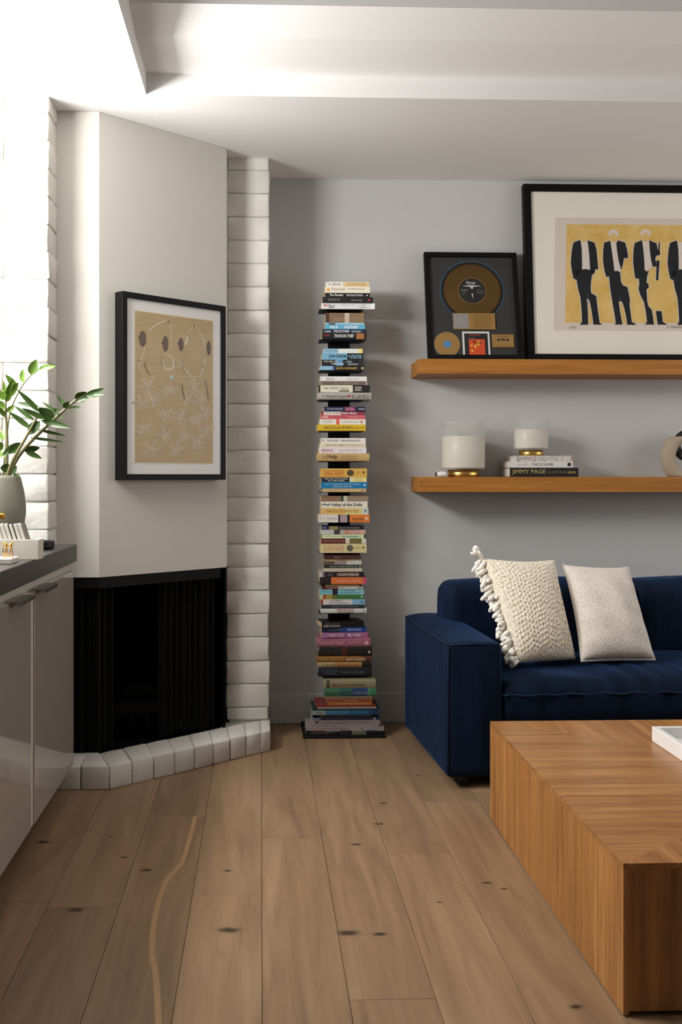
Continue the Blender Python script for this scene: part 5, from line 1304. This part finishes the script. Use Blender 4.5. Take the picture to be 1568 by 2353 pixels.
   ('white hardback with red title and black name under it', 0.274, 0.483, 0.554, 0.578, 4.765, 1, 0, 0, [(1, 'C9C6C0')], [('TREASURE ISLAND', 0.34, 0.73, 0.5, 0.85, 'A83A44', 1), ('Robert Louis Stevenson', 0.36, 0.72, 0.1, 0.38, '3A3636', 1), ('□', 0.92, 0.96, 0.2, 0.8, '7A7670', 0)]),
  ],
  [
   ('tilted black paperback with two lines of white', 0.276, 0.473, 0.491, 0.517, 4.765, 0, 9, 0, [(1, '151210')], [('SEVEN HUSBANDS', 0.07, 0.42, 0.55, 0.78, '8A847A', 0), ('EVELYN HUGO', 0.04, 0.44, 0.1, 0.45, 'C9C6BE', 1), ('THE OF', 0.5, 0.86, 0.6, 0.75, '5A4A34', 0)]),
   ('royal blue paperback with white capitals', 0.278, 0.482, 0.468, 0.491, 4.765, 0, 3, 0, [(0.4, '121E4A'), (1, '1C3A80')], [('THE HOUSEMAID', 0.14, 0.44, 0.3, 0.7, '4A5A5A', 1), ('FREIDA McFADDEN', 0.57, 0.89, 0.3, 0.7, 'A9B9DC', 1)]),
   ('lilac pink paperback with tall white capitals', 0.279, 0.489, 0.443, 0.468, 4.765, 0, 2, 0, [(0.12, 'A06A9C'), (0.88, '8E4E80'), (1, 'A85E84')], [('FUNNY STORY', 0.13, 0.49, 0.2, 0.8, 'DCC9D2', 1), ('EMILY HENRY', 0.55, 0.87, 0.2, 0.8, 'DCC9D2', 1)]),
   ('dusty pink hardback with white script', 0.255, 0.501, 0.402, 0.443, 4.765, 1, 0, 0, [(1, '9C5A70')], [('The Beautiful Travels', 0.02, 0.5, 0.25, 0.75, 'C698A6', 2), ('Jenna Thiam', 0.59, 0.84, 0.3, 0.7, 'C698A6', 2), ('■', 0.89, 0.96, 0.25, 0.6, 'C9A4B0', 0)]),
   ('thick black hardback with a red glow at centre', 0.264, 0.508, 0.359, 0.402, 4.765, 1, 0, 0, [(0.43, '14100E'), (0.53, '4A1C10'), (1, '14100F')], [('I INVITED THE SUN', 0.05, 0.42, 0.25, 0.55, '4A3A26', 0), ('JEFF MURRAY', 0.57, 0.85, 0.25, 0.55, '4A3A26', 0), ('•', 0.92, 0.97, 0.3, 0.6, 'B0ACA6', 1)]),
   ('amber hardback with pale serif capitals', 0.256, 0.503, 0.333, 0.359, 4.765, 1, 0, 0, [(0.5, '8C6026'), (0.85, '84521E'), (1, '5A3012')], [('BODY SURFING', 0.07, 0.46, 0.2, 0.65, 'A98448', 0), ('ANITA SHREVE', 0.53, 0.89, 0.2, 0.7, 'C9B494', 1)]),
   ('cream to tan hardback with a black end', 0.26, 0.505, 0.308, 0.333, 4.765, 1, 0, 0, [(0.3, 'A8966E'), (0.82, 'A87E48'), (1, '18140F')], [('LISA SEE', 0.1, 0.32, 0.15, 0.6, '5A4022', 0), ('PEONY IN LOVE', 0.36, 0.77, 0.15, 0.6, '7A4A26', 0)]),
   ('thick dark navy hardback with faint white capitals', 0.262, 0.507, 0.267, 0.308, 4.765, 1, 0, 0, [(0.35, '121628'), (1, '10111A')], [('ALL THE COLORS', 0.07, 0.36, 0.5, 0.72, '6A6C74', 0), ('OF THE DARK', 0.1, 0.33, 0.2, 0.42, '6A6C74', 0), ('CHRIS WHITAKER', 0.41, 0.87, 0.3, 0.6, '6A6C70', 0)]),
  ],
  [
   ('cream jacketed hardback with a framed title strip', 0.284, 0.521, 0.217, 0.257, 4.7299999999999995, 1, 0, 0, [(0.05, '8E8A6C'), (0.12, '4E4836'), (0.95, '8E8566'), (1, '8C886C')], [('AMERICAN KITCHEN', 0.15, 0.5, 0.25, 0.55, '7A3A30', 1), ('ROBIN ROBERTSON', 0.53, 0.82, 0.25, 0.55, '4A4A50', 1)]),
   ('green and blue jacketed hardback', 0.286, 0.523, 0.18, 0.217, 4.7299999999999995, 1, 0, 0, [(0.3, '3E6E50'), (0.55, '2E5A56'), (0.84, '1E3C6A'), (0.88, '5A8A6A'), (1, '3A7A54')], [('SECOND CHANCES', 0.05, 0.5, 0.2, 0.55, '2A5244', 0), ('CLARITOQUE', 0.56, 0.83, 0.15, 0.6, '8AA0C0', 0)]),
   ('slim tan booklet lying flat', 0.291, 0.506, 0.165, 0.18, 4.7299999999999995, 0, 0, 0.2, [(1, '7A6A4C')], [('Flora and Fauna of the Coast', 0.15, 0.95, 0.3, 0.6, '5A4A34', 0)]),
   ('red picture book with small white title', 0.303, 0.506, 0.151, 0.165, 4.7299999999999995, 0, 0, 0.24, [(1, '8C3A2A')], [('FOUR WINDS', 0.35, 0.65, 0.3, 0.7, 'C9A08C', 1)]),
   ('orange picture book with white title', 0.304, 0.506, 0.137, 0.151, 4.7299999999999995, 0, 0, 0.24, [(1, '9A6420')], [('THIS WOMAN TAUGHT THE WORLD', 0.18, 0.87, 0.3, 0.65, 'CDB078', 1)]),
   ('thin scarlet picture book', 0.247, 0.523, 0.128, 0.137, 4.7299999999999995, 0, 0, 0.25, [(1, '7A2A26')], []),
   ('thin white picture book with a pink dot', 0.255, 0.524, 0.121, 0.128, 4.7299999999999995, 0, 0, 0.25, [(1, 'A89A90')], [('•', 0.48, 0.53, 0.2, 0.8, '8A2A30', 1)]),
   ('thin dark green book', 0.231, 0.538, 0.115, 0.121, 4.715, 0, 0, 0.27, [(1, '16302A')], []),
   ('wide blue and white picture book', 0.232, 0.53, 0.095, 0.115, 4.715, 0, 0, 0.27, [(0.2, '8A9490'), (0.55, '3A6E90'), (0.86, '1E5C86'), (1, '143A6A')], [('Sea Otters', 0.05, 0.15, 0.25, 0.7, '2A2A2A', 1), ('Goodnight', 0.36, 0.49, 0.3, 0.7, '2A4A7A', 1)]),
   ('thin lime green picture book', 0.25, 0.51, 0.087, 0.095, 4.7299999999999995, 0, 0, 0.24, [(1, '5E7A2A')], []),
   ('thin white booklet above the navy book', 0.268, 0.503, 0.082, 0.087, 4.7299999999999995, 0, 0, 0.22, [(1, '9A968A')], []),
   ('navy picture book with big white lettering', 0.234, 0.539, 0.069, 0.082, 4.715, 0, 0, 0.28, [(0.9, '121832'), (0.94, '7A7A7A'), (1, '14204A')], [('CURIOSITY', 0.0, 0.12, 0.1, 0.9, '9AA0B4', 1), ('GOODNIGHT STARS', 0.15, 0.62, 0.25, 0.65, '4A4E68', 0)]),
   ('white pet book with a small dog picture', 0.232, 0.539, 0.047, 0.069, 4.715, 0, 0, 0.28, [(1, '8E8280')], [('DOGS, DOG BREEDS & DOG CARE', 0.14, 0.8, 0.25, 0.65, '5A4440', 0), ('●', 0.04, 0.1, 0.3, 0.8, '4A2A20', 0)]),
   ('slim white picture book', 0.241, 0.533, 0.036, 0.047, 4.715, 0, 0, 0.27, [(1, '948886')], [('Hug Me', 0.04, 0.12, 0.25, 0.75, '6A5A58', 0), ('♥', 0.18, 0.2, 0.3, 0.7, '2A2A2A', 1), ('Elmer', 0.25, 0.33, 0.25, 0.75, '5A5050', 0)]),
   ('wide off white picture book with tiny animals', 0.205, 0.557, 0.02, 0.036, 4.715, 0, 0, 0.3, [(1, '988A88')], [('HOW DO YOU HUG A PORCUPINE', 0.12, 0.55, 0.3, 0.7, '6A5856', 0), ('●', 0.7, 0.72, 0.3, 0.8, '7A2A2A', 1), ('▲', 0.8, 0.81, 0.2, 0.8, '3A2A2A', 1)]),
   ('thin chequered red and blue picture book', 0.228, 0.556, 0.016, 0.02, 4.715, 0, 0, 0.29, [(0.2, '7A2A2A'), (0.4, '9A9A9A'), (0.55, '5A1A1A'), (0.7, 'A08A8A'), (0.9, '2A5A8A'), (1, '8A8A8A')], []),
   ('wide black dinosaur book at the very bottom', 0.204, 0.563, 0.0, 0.016, 4.715, 0, 0, 0.3, [(0.58, '0E0D0D'), (0.76, '6A6A50'), (1, '0E0D0D')], [('DINOSAUR SKELETONS', 0.06, 0.36, 0.35, 0.75, '8A867E', 0), ('Rob Silver', 0.42, 0.53, 0.35, 0.7, '8A867E', 0)]),
  ],
]

obj('base_plate', box(0.190, 0.562, 4.692, 4.975, 0.0, 0.012, .002), M_blackmetal, tw)
obj('column', box(TCX - .0505, TCX + .0505, 4.905, 4.945, 0.012, 1.985, .001), M_blackmetal, tw)
ROWS = ['topmost', 'second', 'third', 'fourth', 'fifth', 'sixth', 'seventh', 'eighth', 'ninth', 'tenth', 'eleventh', 'twelfth', 'lowest', 'fourteenth', 'fifteenth', 'sixteenth', 'seventeenth']
BROW = [r if r != 'lowest' else 'thirteenth' for r in ROWS]
_BK = {}
def cover_bm(w, d, h, hard, segs):
    bm = bmesh.new(); c = .0026 if hard else .0009; c = min(c, h * .22); sp = .0020
    n = len(segs)
    bx(bm, -w / 2, w / 2, sp, d, 0, c, n - 1 if n == 1 else 0); bx(bm, -w / 2, w / 2, sp, d, h - c, h, 0)
    x = -w / 2
    for i, (f, col) in enumerate(segs):
        x1 = -w / 2 + w * f
        if hard and h > .02:
            # rounded hardback spine
            m_ = 7; ring0 = []; ring1 = []
            for k in range(m_ + 1):
                a = math.pi * k / m_; yy = sp - .0045 * math.sin(a); zz = h / 2 - h / 2 * math.cos(a)
                ring0.append(bm.verts.new((x, yy, zz))); ring1.append(bm.verts.new((x1, yy, zz)))
            for k in range(m_): bm.faces.new((ring0[k], ring1[k], ring1[k + 1], ring0[k + 1])).material_index = i
            bm.faces.new(ring0).material_index = i; bm.faces.new(ring1[::-1]).material_index = i
        else:
            bx(bm, x, x1, 0, sp, 0, h, i)
        x = x1
    return bm, c
for pi, rows in enumerate(PILES):
    last = pi == len(PILES) - 1
    zp = rows[-1][3]
    if not last:
        if pi != len(PILES) - 2 or True:
            bm = bmesh.new(); bx(bm, TCX - .1, TCX + .1, 4.772, 4.905, zp - .0026, zp - .0002); bx(bm, TCX - .1, TCX + .1, 4.9055, 4.9085, zp - .0002, zp + .045)
            obj('shelf_plate', box(TCX - .1, TCX + .1, 4.772, 4.9045, zp - .0026, zp - .0002), M_blackmetal, tw); bm.free()
    for bi, (look, x0, x1, z0, z1, yf, hard, rot, dep, segs, texts) in enumerate(rows):
        if last:
            z0 = .0122 + z0 * (.257 - .0122) / .257; z1 = .0122 + z1 * (.257 - .0122) / .257
        z1 -= .0002
        w, h = x1 - x0, z1 - z0
        d = dep if dep else (min(.155, w * .66) if hard else min(.137, w * .66))
        if dep: d = min(dep, 4.962 - yf)
        elif not last or yf > 4.72: d = min(d, 4.903 - yf)
        if last and not dep: d = min(.15, 4.903 - yf)
        if last and dep: d = min(d, 4.902 - yf)
        yj = yf + (rnd.uniform(-.004, .003) if not last else 0)
        d = min(d, 4.903 - yj)
        if rot: d = min(d, .118)
        where = 'topmost' if bi == 0 else ('bottom' if bi == len(rows) - 1 else BROW[bi])
        label = '%s, %s in the %s pile' % (look, where, ROWS[pi])
        t = thing('book', ((x0 + x1) / 2, yj, z0), label, 'book', 'books on the tower, %s pile' % ROWS[pi], rot=(0, 0, R(rot)))
        bm, c = cover_bm(w, d, h, hard, segs)
        mats = [plain('jacket_' + col, col, .45, var=.03, vscale=25) for f, col in segs]
        obj('cover', bm, mats, t, True)
        ins_ = .004 if hard else .0008
        obj('pages', box(-w / 2 + ins_, w / 2 - ins_, .0024, d - ins_, c + .00005, h - c - .00005), M_pagew if hard or last else M_page, t, True)
        for s, f0, f1, g0, g1, col, st in texts:
            text(s, t, -w / 2 + f0 * w, -w / 2 + f1 * w, g0 * h, g1 * h, (-.0031 if hard and h > .02 else -.0006), col, st)
flush_texts()
